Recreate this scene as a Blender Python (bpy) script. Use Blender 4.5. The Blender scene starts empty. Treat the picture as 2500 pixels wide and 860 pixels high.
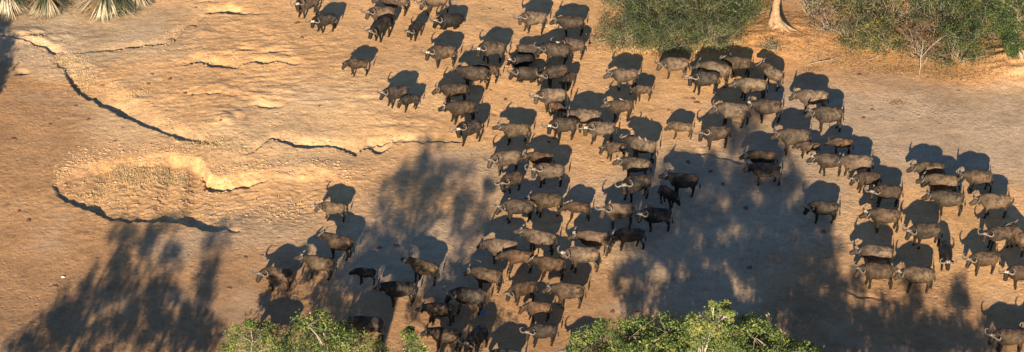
import bpy, bmesh, math, random
import numpy as np
from mathutils import Vector, Matrix, Euler

R = math.radians
random.seed(11)
rng = np.random.default_rng(11)
scn = bpy.context.scene
COL = scn.collection

# ------------------------------------------------------------------ camera
FPX = 6500.0                      # focal length in photo pixels (photo is 2500 px wide)
PITCH = R(32.5)                   # camera looks this far below the horizon
DIST = 162.0
CAM = Vector((0.0, -DIST * math.cos(PITCH), DIST * math.sin(PITCH)))
cd = bpy.data.cameras.new('camera')
cam = bpy.data.objects.new('camera', cd)
COL.objects.link(cam)
cam.location = CAM
cam.rotation_euler = (math.pi / 2 - PITCH, 0, 0)
cd.sensor_width = 36.0
cd.lens = 36.0 * FPX / 2500.0
cd.clip_start = 1.0
cd.clip_end = 9000.0
scn.camera = cam

# ------------------------------------------------------------------ light
SUN_EL = R(18.0)
SUN_AZ = R(7.6)                   # shadows run this far to the right of straight away
TAN = math.tan(SUN_EL)
world = bpy.data.worlds.new('World')
scn.world = world
world.use_nodes = True
wn = world.node_tree.nodes
wl = world.node_tree.links
bg = wn['Background']
sky = wn.new('ShaderNodeTexSky')
sky.sky_type = 'NISHITA'
sky.sun_disc = False
sky.sun_elevation = SUN_EL
sky.sun_rotation = math.pi + SUN_AZ
sky.altitude = 500
sky.dust_density = 0.5
sky.ozone_density = 4.2
wl.new(sky.outputs[0], bg.inputs[0])
bg.inputs[1].default_value = 0.056
sd = bpy.data.lights.new('sun', 'SUN')
sd.energy = 5.0
sd.angle = R(0.6)
sd.color = (1.0, 0.80, 0.56)
sun = bpy.data.objects.new('sun', sd)
COL.objects.link(sun)
LDIR = Vector((math.sin(SUN_AZ) * math.cos(SUN_EL), math.cos(SUN_AZ) * math.cos(SUN_EL), -math.sin(SUN_EL)))
sun.rotation_euler = LDIR.to_track_quat('-Z', 'Y').to_euler()
sun.location = (-20, -150, 60)
scn.view_settings.view_transform = 'Standard'
scn.view_settings.look = 'None'
scn.view_settings.exposure = 1.4
scn.view_settings.gamma = 1.0
scn.view_settings.use_curve_mapping = False

# ------------------------------------------------------------------ mapping helpers
CP, SP = math.cos(PITCH), math.sin(PITCH)
def ray(px, py):
    a = (px - 1250.0) / FPX
    b = (430.0 - py) / FPX
    return Vector((a, CP + b * SP, -SP + b * CP))
def gnd(px, py, z=0.0):
    d = ray(px, py)
    t = (z - CAM.z) / d.z
    return Vector((CAM.x + d.x * t, CAM.y + d.y * t, z))
def on_y(px, py, Y):                # where the line of sight meets the depth Y
    d = ray(px, py)
    t = (Y - CAM.y) / d.y
    return CAM + d * t
def gnd_np(P):
    P = np.asarray(P, float)
    a = (P[:, 0] - 1250.0) / FPX
    b = (430.0 - P[:, 1]) / FPX
    dy = CP + b * SP
    dz = -SP + b * CP
    t = -CAM.z / dz
    return np.stack([a * t, CAM.y + dy * t], 1)
YB = gnd(1250, 860).y               # ground line of the frame's lower edge
YT = gnd(1250, 0).y

# ------------------------------------------------------------------ scene helpers
def link(o, parent=None):
    COL.objects.link(o)
    if parent is not None:
        o.parent = parent
    return o
def tag(o, label=None, cat=None, group=None, kind=None):
    if label: o['label'] = label
    if cat: o['category'] = cat
    if group: o['group'] = group
    if kind: o['kind'] = kind
    return o
def empty(name, loc, rz=0.0, s=1.0):
    o = bpy.data.objects.new(name, None)
    o.empty_display_size = 0.3
    o.location = loc
    o.rotation_euler = (0, 0, rz)
    o.scale = (s, s, s)
    return link(o)
def mesh_np(name, V, F, mat=None, smooth=False, tint=None):
    """V (n,3), F (m,k) all faces with k corners."""
    V = np.asarray(V, np.float32); F = np.asarray(F, np.int32)
    me = bpy.data.meshes.new(name)
    me.vertices.add(len(V)); me.vertices.foreach_set('co', V.ravel())
    k = F.shape[1]
    me.loops.add(F.size); me.loops.foreach_set('vertex_index', F.ravel())
    me.polygons.add(len(F))
    me.polygons.foreach_set('loop_start', np.arange(0, F.size, k, dtype=np.int32))
    me.polygons.foreach_set('loop_total', np.full(len(F), k, np.int32))
    me.polygons.foreach_set('use_smooth', np.full(len(F), smooth))
    if tint is not None:
        at = me.attributes.new('tint', 'FLOAT', 'FACE')
        at.data.foreach_set('value', np.asarray(tint, np.float32))
    me.update(calc_edges=True)
    me.validate()
    if mat: me.materials.append(mat)
    return me
def obj(name, me, parent=None, loc=None):
    o = bpy.data.objects.new(name, me)
    if loc is not None: o.location = loc
    return link(o, parent)
class MB:
    def __init__(s): s.v = []; s.f = []
    def ringmesh(s, rings, cap=True):
        b = len(s.v); n = len(rings[0])
        for r in rings: s.v.extend(r)
        for i in range(len(rings) - 1):
            for j in range(n):
                s.f.append((b + i*n + j, b + i*n + (j+1) % n, b + (i+1)*n + (j+1) % n, b + (i+1)*n + j))
        if cap:
            s.f.append(tuple(b + j for j in reversed(range(n))))
            e = b + (len(rings)-1)*n
            s.f.append(tuple(e + j for j in range(n)))
    def tube(s, pts, rad, n=8, flat=None, cap=True):
        pts = [Vector(p) for p in pts]; rings = []
        up = Vector((0, 0, 1))
        for i, p in enumerate(pts):
            a = pts[max(i-1, 0)]; c = pts[min(i+1, len(pts)-1)]
            t = (c - a)
            if t.length < 1e-6: t = Vector((0, 0, 1))
            t.normalize()
            u = up if abs(t.dot(up)) < 0.95 else Vector((1, 0, 0))
            x = t.cross(u).normalized(); y = x.cross(t).normalized()
            r = rad[i]; rx, ry = r if isinstance(r, tuple) else (r, r)
            rings.append([p + x*(rx*math.cos(2*math.pi*j/n)) + y*(ry*math.sin(2*math.pi*j/n)) for j in range(n)])
        s.ringmesh(rings, cap)
    def ellipsoid(s, c, rx, ry, rz, rot=None, n=10, m=7):
        c = Vector(c); rings = []
        for i in range(m):
            a = math.pi * (i + 0.5) / m
            rings.append([c + ((rot @ Vector((rx*math.sin(a)*math.cos(2*math.pi*j/n), ry*math.sin(a)*math.sin(2*math.pi*j/n), rz*-math.cos(a)))) if rot else
                          Vector((rx*math.sin(a)*math.cos(2*math.pi*j/n), ry*math.sin(a)*math.sin(2*math.pi*j/n), rz*-math.cos(a)))) for j in range(n)])
        s.ringmesh(rings)
    def mesh(s, name, mat=None, smooth=True):
        me = bpy.data.meshes.new(name)
        me.from_pydata([tuple(v) for v in s.v], [], s.f)
        if smooth: me.polygons.foreach_set('use_smooth', [True]*len(me.polygons))
        me.update()
        if mat: me.materials.append(mat)
        return me

# ------------------------------------------------------------------ material helpers
def newmat(name):
    m = bpy.data.materials.new(name); m.use_nodes = True
    nt = m.node_tree
    return m, nt, nt.nodes['Principled BSDF']
def node(nt, t, **kw):
    n = nt.nodes.new(t)
    for k, v in kw.items(): setattr(n, k, v)
    return n
def noise(nt, vec, scale, detail=4, rough=0.55):
    n = node(nt, 'ShaderNodeTexNoise')
    n.inputs['Scale'].default_value = scale; n.inputs['Detail'].default_value = detail
    n.inputs['Roughness'].default_value = rough
    if vec is not None: nt.links.new(vec, n.inputs['Vector'])
    return n
def ramp(nt, fac, stops):
    r = node(nt, 'ShaderNodeValToRGB')
    el = r.color_ramp.elements
    while len(el) < len(stops): el.new(0.5)
    for e, (p, c) in zip(el, stops):
        e.position = p; e.color = (c[0], c[1], c[2], 1) if not isinstance(c, (int, float)) else (c, c, c, 1)
    nt.links.new(fac, r.inputs[0])
    return r
def mixc(nt, fac, a, b, mode='MIX'):
    m = node(nt, 'ShaderNodeMix', data_type='RGBA', blend_type=mode)
    for inp, v in ((m.inputs[0], fac), (m.inputs[6], a), (m.inputs[7], b)):
        if hasattr(v, 'links') or hasattr(v, 'is_linked'): nt.links.new(v, inp)
        elif isinstance(v, (int, float)): inp.default_value = v
        else: inp.default_value = (v[0], v[1], v[2], 1)
    return m.outputs[2]
def math_n(nt, op, a, b=0.0, clamp=False):
    m = node(nt, 'ShaderNodeMath', operation=op, use_clamp=clamp)
    for inp, v in ((m.inputs[0], a), (m.inputs[1], b)):
        if isinstance(v, (int, float)): inp.default_value = v
        else: nt.links.new(v, inp)
    return m.outputs[0]

# ================================================================== GROUND
def vnoise(x, y, seed):
    """smooth value noise on arrays"""
    xi = np.floor(x).astype(np.int64); yi = np.floor(y).astype(np.int64)
    fx = x - xi; fy = y - yi
    fx = fx*fx*(3-2*fx); fy = fy*fy*(3-2*fy)
    def h(a, b):
        n = (a*374761393 + b*668265263 + seed*1442695041) & 0x7fffffff
        n = (n ^ (n >> 13)) * 1274126177 & 0x7fffffff
        return ((n ^ (n >> 16)) & 0xffff) / 65535.0
    return (h(xi, yi)*(1-fx) + h(xi+1, yi)*fx)*(1-fy) + (h(xi, yi+1)*(1-fx) + h(xi+1, yi+1)*fx)*fy - 0.5
def fbm(x, y, seed, oct=4, gain=0.5):
    s = np.zeros_like(x); a = 1.0
    for i in range(oct):
        s += a*vnoise(x*2**i, y*2**i, seed+i*17); a *= gain
    return s
def sstep(t):
    t = np.clip(t, 0, 1); return t*t*(3-2*t)

# eroded troughs: near edge drops sharply (away from the sun), far bank rises gently
# each: lower edge [(px,py,depth)], far edge [(px,py)], width of far bank in m
TROUGHS = [
    ([(128,140,.0),(140,160,.16),(158,190,.26),(165,202,.30),(180,212,.36),(215,240,.42),(270,270,.46),(310,295,.46),(350,313,.44),(400,327,.36),(440,338,.26),(500,352,.12),(560,364,.0)],
     [(128,112),(165,122),(215,140),(270,180),(310,215),(350,245),(400,275),(440,300),(500,330),(560,350)], 4.0),
    ([(126,455,.0),(132,468,.34),(145,485,.38),(180,505,.36),(250,530,.34),(300,544,.26),(318,550,.26),(330,544,.32),(400,546,.42),(450,551,.46),(500,563,.44),(545,569,.32),(570,575,.26),(640,575,.25),(760,560,.24),(860,520,.18),(905,470,.0)],
     [(126,450),(140,428),(180,404),(240,387),(300,376),(400,372),(470,374),(490,388),(508,416),(530,426),(560,424),(640,414),(720,408),(780,410),(850,432),(905,455)], 1.35, [(120, .14), (540, .14), (590, 3.2), (910, 3.2)]),
    ([(489,425,.0),(494,438,.34),(510,452,.36),(540,457,.36),(555,457,.3),(600,449,.16),(650,441,.12),(700,433,.0)],
     [(489,400),(494,400),(510,425),(540,440),(555,442),(600,437),(650,430),(700,425)], .7),
    ([(580,388,.0),(620,382,.16),(655,347,.22),(662,346,.38),(700,353,.38),(730,360,.34),(760,363,.34),(800,361,.32),(830,364,.34),(868,377,.36),(885,362,.12),(900,360,.26),(920,371,.26),(950,372,.16),(965,350,.10),(990,346,.14),(1050,346,.16),(1110,347,.14),(1135,345,.0)],
     [(580,368),(655,325),(700,322),(760,335),(830,335),(868,345),(900,340),(950,340),(990,325),(1050,322),(1135,322)], 1.6),
    ([(170,138,.0),(200,134,.10),(250,126,.22),(300,123,.24),(350,116,.22),(400,108,.20),(412,98,.16),(430,95,.2),(440,80,.1),(455,66,.2),(480,62,.12),(500,35,.05),(510,32,.26),(560,31,.26),(600,39,.18),(640,38,.0)],
     [(170,112),(250,100),(300,98),(350,92),(400,84),(440,55),(480,42),(510,12),(560,10),(600,18),(640,20)], 2.2),
    ([(440,163,.0),(460,156,.16),(480,154,.26),(520,164,.28),(550,168,.24),(585,169,.10),(600,160,.10),(620,156,.2),(650,160,.22),(680,156,.12),(710,160,.2),(745,160,.0)],
     [(440,140),(480,130),(520,138),(585,145),(650,135),(710,140),(745,145)], 1.4),
    ([(890,352,.0),(905,350,.14),(940,353,.18),(975,342,.18),(1020,344,.0)], [(890,338),(1020,328)], 1.0),
    ([(590,270,.0),(620,262,.12),(660,266,.14),(700,262,.0)], [(590,250),(700,246)], 1.0),
    ([(430,240,.0),(470,236,.1),(520,236,.12),(560,230,.0)], [(430,222),(560,214)], 1.0),
    ([(540,143,.0),(560,139,.14),(600,129,.14),(625,122,.0)], [(540,128),(600,112),(625,108)], 1.2),
    ([(635,135,.0),(660,131,.14),(690,128,.14),(725,131,.0)], [(635,120),(690,110),(725,115)], 1.2),
    ([(470,10,.0),(490,8,.14),(520,7,.14),(545,10,.0)], [(470,-5),(545,-5)], 1.2),
    ([(560,28,.0),(580,26,.12),(610,28,.0)], [(560,18),(610,18)], 1.0),
    ([(35,178,.0),(45,179,.16),(62,180,.16),(72,181,.0)], [(35,168),(72,168)], 1.0),
    ([(-60,80,.0),(0,88,.14),(60,100,.18),(110,118,.18),(130,132,.2),(150,134,.24),(170,140,.0)], [(-60,60),(0,72),(60,80),(110,92),(150,112),(170,118)], 1.2),
    ([(1690,372,.0),(1720,378,.12),(1760,388,.16),(1800,396,.16),(1830,404,.0)], [(1690,355),(1760,368),(1830,385)], 1.2),
    ([(1195,276,.0),(1205,280,.12),(1230,290,.0)], [(1195,265),(1230,276)], 1.0),
    ([(545,556,.0),(560,566,.2),(590,570,.0)], [(545,548),(590,556)], .8),
    ([(1990,700,.0),(2060,712,.14),(2150,738,.16),(2230,752,.0)], [(1990,680),(2150,716),(2230,735)], 1.2),
    ([(2130,812,.0),(2180,820,.14),(2230,850,.2),(2240,870,.0)], [(2130,800),(2180,806),(2240,850)], 1.0),
]
# small sunlit rises: (px, py, half-width m, half-depth m, height)
MOUNDS = [(550,292,1.2,1.3,.32),(120,92,2.6,1.0,.22),(60,84,2.0,.9,.2),(660,128,1.6,1.0,.18),(560,118,1.8,1.0,.15),(700,145,1.4,.8,.15),
          (530,75,1.4,.8,.14),(850,250,3.2,2.0,.12),(640,430,2.4,1.0,.16),(760,412,2.2,.9,.18),(1000,315,2.4,1.2,.18),(590,240,2.2,1.2,.14),
          (500,215,2.5,1.2,.12),(300,235,2.4,1.3,.12),(1880,95,3.8,2.6,.51),(2490,160,2.2,2.4,.9),(690,230,2.0,1.2,.15),(1230,60,2.5,1.6,.08)]
def ground_z(X, Y):
    X = np.asarray(X, float); Y = np.asarray(Y, float)
    z = 0.22*fbm(X/14+3.1, Y/10+7.7, 5, 3) + 0.03*fbm(X/2.6, Y/2.2, 9, 2)
    jag = 0.75*fbm(X/1.1, Y/2.5, 21, 4, .62) + 0.30*fbm(X/.28, Y/.8, 27, 2)
    for low, far, wb, *soft in TROUGHS:
        L = gnd_np([(a, b) for a, b, c in low]); D = np.array([c for a, b, c in low])
        U = gnd_np(far)
        xs = L[:, 0]
        m = (X > xs[0]) & (X < xs[-1]) & (Y > L[:, 1].min()-2) & (Y < U[:, 1].max()+3)
        if not m.any(): continue
        x = X[m]; y = Y[m]
        yl = np.interp(x, xs, L[:, 1]); yu = np.interp(x, U[:, 0], U[:, 1]); d = np.interp(x, xs, D)
        sl = np.gradient(L[:, 1], xs); s = np.interp(x, xs, np.abs(sl))
        g = 1/np.sqrt(1+np.clip(s, 0, 3)**2)
        nw = np.interp(x, gnd_np([(q_[0], 520) for q_ in soft[0]])[:, 0], [q_[1] for q_ in soft[0]]) if soft else 0.14
        a = sstep(((y - yl)*g + jag[m]*0.45)/nw)
        w = np.minimum(wb, np.maximum(yu-yl, .25))
        b = sstep((yu + jag[m]*0.5 - y)/w)
        z[m] -= d*(.85+.9*vnoise(x/.8, y*0+3, 45))*a*b
    for px, py, rx, ry, h in MOUNDS:
        c = gnd(px, py)
        q = ((X-c.x)/rx)**2 + ((Y-c.y)/ry)**2
        z += (h if h > .5 else h*.55)*np.exp(-q)*(1+(.25 if h > .5 else 1.2)*fbm(X/1.1+Y/2.0, Y/0.6, 33, 3))
    # hoof-churned clods, strongest in the old channel on the left
    cl = 0.0
    for px, py, rx, ry, k in ((330,470,7,4.5,1.),(700,490,5,3.2,.8),(430,250,8,4,.5),(560,350,3,1.4,.6),(210,170,3,3,.8),(650,130,5,3,.5),(1000,470,4,4,.5),(2080,740,8,4,.5)):
        c = gnd(px, py)
        cl = cl + k*np.exp(-((X-c.x)/rx)**2-((Y-c.y)/ry)**2)
    edge = 0.0
    n = vnoise(X/0.42, Y/0.30, 71); n2 = vnoise(X/0.23, Y/0.17, 73)
    z += (0.005+0.055*np.clip(cl, 0, 1))*(np.abs(n)*1.6 + 0.7*n2)
    rl = 0.0
    for px, py, rx, ry, k in ((600,90,9,6,1.),(620,190,10,4,.7),(450,280,6,4,.5),(800,230,5,4,.5),(1000,310,4,3,.5),(1120,520,5,5,.25)):
        c = gnd(px, py); rl = rl + k*np.exp(-((X-c.x)/rx)**2-((Y-c.y)/ry)**2)
    r_ = fbm(X/1.7+Y*.12, Y/.6-X*.22, 101, 3)
    z += .05*np.clip(rl, 0, 1)*(np.abs(r_)*1.2)
    return z

def axis(lo, hi, step_f, far):
    """fine samples in [lo,hi], spacing growing to +-far"""
    a = [lo]
    while a[-1] < hi: a.append(a[-1] + step_f(a[-1]))
    st = step_f(hi); out = []
    p = a[-1]
    while p < far: st *= 1.45; p += st; out.append(p)
    st = step_f(lo); pre = []; p = lo
    while p > -far: st *= 1.45; p -= st; pre.append(p)
    return np.array(pre[::-1] + a + out)
gx = axis(-33.5, 33.5, lambda x: .075 if x < -2 else .13, 4000)
gy = axis(YB-1.0, YT+1.5, lambda y: .085, 4000)
GX, GY = np.meshgrid(gx, gy)
GZ = ground_z(GX, GY)
fade = np.clip((np.maximum(np.abs(GX)-34, 0)+np.maximum(GY-YT-2, 0)+np.maximum(YB-2-GY, 0))/20, 0, 1)
GZ *= (1-fade)
nx, ny = len(gx), len(gy)
V = np.stack([GX.ravel(), GY.ravel(), GZ.ravel()], 1)
ii = (np.arange(ny-1)[:, None]*nx + np.arange(nx-1)[None, :]).ravel()
F = np.stack([ii, ii+1, ii+nx+1, ii+nx], 1)
def gz(x, y):
    i = int(np.clip(np.searchsorted(gx, x), 1, nx-1)); j = int(np.clip(np.searchsorted(gy, y), 1, ny-1))
    u = (x-gx[i-1])/(gx[i]-gx[i-1]); v = (y-gy[j-1])/(gy[j]-gy[j-1])
    return float((GZ[j-1, i-1]*(1-u)+GZ[j-1, i]*u)*(1-v)+(GZ[j, i-1]*(1-u)+GZ[j, i]*u)*v)
def foot(px, py):
    p = gnd(px, py); p.z = gz(p.x, p.y); return p

# soil colours (sand, grey crust, red litter soil, darker brown towards the lower edge), px, py, radius m, colour
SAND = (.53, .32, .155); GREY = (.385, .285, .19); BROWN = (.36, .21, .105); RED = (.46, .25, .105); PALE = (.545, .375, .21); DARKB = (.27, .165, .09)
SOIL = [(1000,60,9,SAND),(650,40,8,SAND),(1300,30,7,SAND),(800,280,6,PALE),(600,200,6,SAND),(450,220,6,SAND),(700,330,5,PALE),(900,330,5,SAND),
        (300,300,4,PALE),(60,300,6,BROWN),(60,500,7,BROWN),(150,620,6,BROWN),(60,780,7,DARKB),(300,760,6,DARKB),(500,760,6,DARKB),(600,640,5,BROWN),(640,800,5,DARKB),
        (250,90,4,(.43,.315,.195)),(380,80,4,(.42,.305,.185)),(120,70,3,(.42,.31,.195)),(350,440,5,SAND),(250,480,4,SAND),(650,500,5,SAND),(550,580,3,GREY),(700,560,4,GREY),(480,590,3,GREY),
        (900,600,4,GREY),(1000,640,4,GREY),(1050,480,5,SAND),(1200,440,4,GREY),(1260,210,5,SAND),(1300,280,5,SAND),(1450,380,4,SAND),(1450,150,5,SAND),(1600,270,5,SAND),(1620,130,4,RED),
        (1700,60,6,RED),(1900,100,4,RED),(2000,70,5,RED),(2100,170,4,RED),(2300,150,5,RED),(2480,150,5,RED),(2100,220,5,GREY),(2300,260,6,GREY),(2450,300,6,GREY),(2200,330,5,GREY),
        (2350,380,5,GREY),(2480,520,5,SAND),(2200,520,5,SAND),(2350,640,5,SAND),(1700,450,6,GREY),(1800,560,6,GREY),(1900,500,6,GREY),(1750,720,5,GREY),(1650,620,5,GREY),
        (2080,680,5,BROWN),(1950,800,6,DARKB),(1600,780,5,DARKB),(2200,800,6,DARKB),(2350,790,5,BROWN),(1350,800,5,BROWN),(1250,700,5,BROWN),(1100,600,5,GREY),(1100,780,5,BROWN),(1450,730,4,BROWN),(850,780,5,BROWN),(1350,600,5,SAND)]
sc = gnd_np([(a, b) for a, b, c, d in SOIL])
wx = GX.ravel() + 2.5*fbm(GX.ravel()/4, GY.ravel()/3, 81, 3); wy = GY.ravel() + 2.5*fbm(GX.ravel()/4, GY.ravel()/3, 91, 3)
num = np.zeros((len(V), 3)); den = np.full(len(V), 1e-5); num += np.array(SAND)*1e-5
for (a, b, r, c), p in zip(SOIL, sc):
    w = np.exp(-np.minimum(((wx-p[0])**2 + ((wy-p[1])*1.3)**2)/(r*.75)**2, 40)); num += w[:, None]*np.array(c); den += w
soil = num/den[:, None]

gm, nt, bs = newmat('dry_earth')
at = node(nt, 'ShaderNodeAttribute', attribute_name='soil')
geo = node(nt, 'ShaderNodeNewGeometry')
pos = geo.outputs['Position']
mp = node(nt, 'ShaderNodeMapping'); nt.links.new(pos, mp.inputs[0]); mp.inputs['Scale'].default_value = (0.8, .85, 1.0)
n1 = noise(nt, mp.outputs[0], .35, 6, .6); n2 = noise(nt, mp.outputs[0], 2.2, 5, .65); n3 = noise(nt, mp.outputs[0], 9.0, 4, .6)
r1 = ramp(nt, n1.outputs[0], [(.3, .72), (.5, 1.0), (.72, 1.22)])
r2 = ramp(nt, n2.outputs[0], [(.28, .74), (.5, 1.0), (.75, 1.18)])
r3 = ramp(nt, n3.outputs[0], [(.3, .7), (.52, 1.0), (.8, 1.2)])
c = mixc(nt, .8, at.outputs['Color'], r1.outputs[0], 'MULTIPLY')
c = mixc(nt, .9, c, r2.outputs[0], 'MULTIPLY')
c = mixc(nt, .8, c, r3.outputs[0], 'MULTIPLY')
# scattered reddish damp / droppings stains
n4 = noise(nt, mp.outputs[0], 1.3, 2, .4)
st = ramp(nt, n4.outputs[0], [(.70, 0.0), (.76, 1.0)])
c = mixc(nt, math_n(nt, 'MULTIPLY', st.outputs[0], .45), c, (.16, .085, .045))
# pale dried-salt crust patches
n5 = noise(nt, mp.outputs[0], .22, 5, .62)
cr = ramp(nt, n5.outputs[0], [(.55, 0.0), (.68, 1.0)])
c = mixc(nt, math_n(nt, 'MULTIPLY', cr.outputs[0], .35), c, (.43, .34, .245))
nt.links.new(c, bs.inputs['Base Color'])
bs.inputs['Roughness'].default_value = .95
bs.inputs['Specular IOR Level'].default_value = .15
mp2 = node(nt, 'ShaderNodeMapping'); nt.links.new(pos, mp2.inputs[0]); mp2.inputs['Scale'].default_value = (1.0, .8, 1.0); mp2.inputs['Rotation'].default_value = (0, 0, R(24))
b1 = noise(nt, mp2.outputs[0], 5.5, 5, .65); b2 = noise(nt, mp2.outputs[0], 12.0, 3, .6)
vo = node(nt, 'ShaderNodeTexVoronoi'); vo.feature = 'SMOOTH_F1'; vo.inputs['Scale'].default_value = 5.0; nt.links.new(mp2.outputs[0], vo.inputs['Vector'])
h = math_n(nt, 'ADD', math_n(nt, 'MULTIPLY', b1.outputs[0], 1.0), math_n(nt, 'MULTIPLY', b2.outputs[0], .4))
h = math_n(nt, 'ADD', h, math_n(nt, 'MULTIPLY', vo.outputs['Distance'], .35))
# hoof pits pressed into the once wet mud
wv = node(nt, 'ShaderNodeVectorMath', operation='ADD'); nt.links.new(pos, wv.inputs[0])
pn = noise(nt, pos, 3.0, 2); nt.links.new(math_n(nt, 'MULTIPLY', pn.outputs[0], .35), wv.inputs[1])
pit = node(nt, 'ShaderNodeTexVoronoi'); pit.inputs['Scale'].default_value = 1.9; nt.links.new(wv.outputs[0], pit.inputs['Vector'])
pr = ramp(nt, pit.outputs['Distance'], [(.10, 0.0), (.24, 1.0)])
pm = ramp(nt, n5.outputs[0], [(.40, 1.0), (.56, .15)])
h = math_n(nt, 'ADD', h, math_n(nt, 'MULTIPLY', math_n(nt, 'MULTIPLY', pr.outputs[0], pm.outputs[0]), .9))
# churned and smooth areas
sm = ramp(nt, n1.outputs[0], [(.36, .4), (.6, 1.0)])
h = math_n(nt, 'MULTIPLY', h, sm.outputs[0])
bp = node(nt, 'ShaderNodeBump'); bp.inputs['Strength'].default_value = .62; bp.inputs['Distance'].default_value = .07
nt.links.new(h, bp.inputs['Height']); nt.links.new(bp.outputs[0], bs.inputs['Normal'])
gme = mesh_np('ground', V, F, gm, smooth=True)
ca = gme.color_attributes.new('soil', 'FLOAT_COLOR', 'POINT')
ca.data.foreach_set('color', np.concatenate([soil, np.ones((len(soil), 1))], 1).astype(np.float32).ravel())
tag(obj('ground', gme), kind='structure')

# ================================================================== PLANT MATERIALS
def leafmat(name, stops, rough=.6, trans=.25):
    m, nt, bs = newmat(name)
    a = node(nt, 'ShaderNodeAttribute', attribute_name='tint')
    r = ramp(nt, a.outputs['Fac'], stops)
    nt.links.new(r.outputs[0], bs.inputs['Base Color'])
    bs.inputs['Roughness'].default_value = rough
    tr = node(nt, 'ShaderNodeBsdfTranslucent'); nt.links.new(r.outputs[0], tr.inputs[0])
    mx = node(nt, 'ShaderNodeMixShader'); mx.inputs[0].default_value = trans
    nt.links.new(bs.outputs[0], mx.inputs[1]); nt.links.new(tr.outputs[0], mx.inputs[2])
    nt.links.new(mx.outputs[0], nt.nodes['Material Output'].inputs[0])
    return m
def barkmat(name, a, b, sc_=6.0):
    m, nt, bs = newmat(name)
    tc = node(nt, 'ShaderNodeTexCoord')
    n = noise(nt, tc.outputs['Object'], sc_, 5, .65)
    r = ramp(nt, n.outputs[0], [(.3, a), (.7, b)])
    nt.links.new(r.outputs[0], bs.inputs['Base Color']); bs.inputs['Roughness'].default_value = .9
    bp = node(nt, 'ShaderNodeBump'); bp.inputs['Strength'].default_value = .5; bp.inputs['Distance'].default_value = .03
    nt.links.new(n.outputs[0], bp.inputs['Height']); nt.links.new(bp.outputs[0], bs.inputs['Normal'])
    return m
M_FRESH = leafmat('fresh_leaf', [(0, (.032, .060, .014)), (.45, (.10, .15, .032)), (.8, (.18, .225, .055)), (1, (.30, .30, .10))], .7, .3)
M_OLIVE = leafmat('olive_leaf', [(0, (.030, .048, .018)), (.5, (.066, .096, .034)), (.85, (.11, .135, .045)), (1, (.18, .17, .06))])
M_DEEP = leafmat('deep_leaf', [(0, (.025, .05, .014)), (.6, (.05, .085, .02)), (1, (.09, .12, .025))])
M_AUTUMN = leafmat('turning_leaf', [(0, (.035, .048, .016)), (.45, (.085, .10, .026)), (.75, (.19, .18, .04)), (1, (.26, .19, .06))])
M_RUST = leafmat('rusty_leaf', [(0, (.09, .05, .025)), (.6, (.16, .085, .045)), (1, (.2, .14, .06))])
M_STRAW = leafmat('dry_straw', [(0, (.17, .13, .08)), (.6, (.35, .29, .19)), (1, (.58, .52, .40))], .8, .2)
M_GRASS = leafmat('bleached_grass', [(0, (.40, .29, .14)), (.6, (.58, .45, .25)), (1, (.72, .60, .38))], .8, .4)
M_PALM = leafmat('palm_green', [(0, (.05, .065, .035)), (1, (.13, .14, .085))], .5, .2)
M_LITTER = leafmat('fallen_leaf', [(0, (.12, .065, .03)), (.6, (.28, .17, .07)), (1, (.42, .31, .14))], .8, .1)
M_PALEBARK = barkmat('pale_bark', (.38, .30, .20), (.62, .52, .38))
M_GREYBARK = barkmat('grey_bark', (.16, .13, .10), (.30, .26, .20))
M_BRANCH = barkmat('whitish_branch', (.26, .23, .19), (.42, .38, .31))

M_STEM = barkmat('white_stem', (.34, .31, .26), (.52, .48, .41))
def leaf_quads(P, size, asp=.55, up=.25):
    """one pointed leaf (a bent quad) per point"""
    n = len(P)
    d = rng.normal(size=(n, 3)); d /= np.linalg.norm(d, axis=1)[:, None]
    e = rng.normal(size=(n, 3)); e[:, 2] += up
    e -= d*(d*e).sum(1)[:, None]; e /= np.linalg.norm(e, axis=1)[:, None]
    s = size*rng.uniform(.6, 1.35, n)[:, None]
    a = P - d*s*.5; b = P + d*s*.5
    V = np.stack([a, P + e*s*asp*.5, b, P - e*s*asp*.5], 1).reshape(-1, 3)
    return V, np.arange(4*n).reshape(-1, 4)
def clump_points(c, r, n, sub=10, spread=.28):
    """leaf positions gathered round twig ends inside an ellipsoid, hollow gaps between"""
    c = np.array(c, float); r = np.array(r, float)
    q = rng.normal(size=(sub, 3)); q /= np.linalg.norm(q, axis=1)[:, None]
    q *= (rng.uniform(.25, 1.0, sub)**.5)[:, None]
    k = rng.integers(0, sub, n)
    g = rng.normal(size=(n, 3))*spread
    return c + (q[k] + g)*r, c + q*r
def leaf_mesh(name, P, size, mat, asp=.55, clumpy=None):
    V, F = leaf_quads(np.asarray(P), size, asp)
    P = np.asarray(P)
    t = .48 + .95*vnoise(P[:, 0]/.55+9, P[:, 1]/.6+P[:, 2]/.5, 3) + rng.normal(size=len(P))*.17
    return mesh_np(name, V, F, mat, tint=np.clip(t, 0, 1))
def bend(a, b, k=4, w=.12):
    a = Vector(a); b = Vector(b); L = (b-a).length
    return [a.lerp(b, i/k) + (Vector((random.gauss(0, w), random.gauss(0, w), random.gauss(0, w)))*L*.35 if 0 < i < k else Vector()) for i in range(k+1)]

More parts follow.
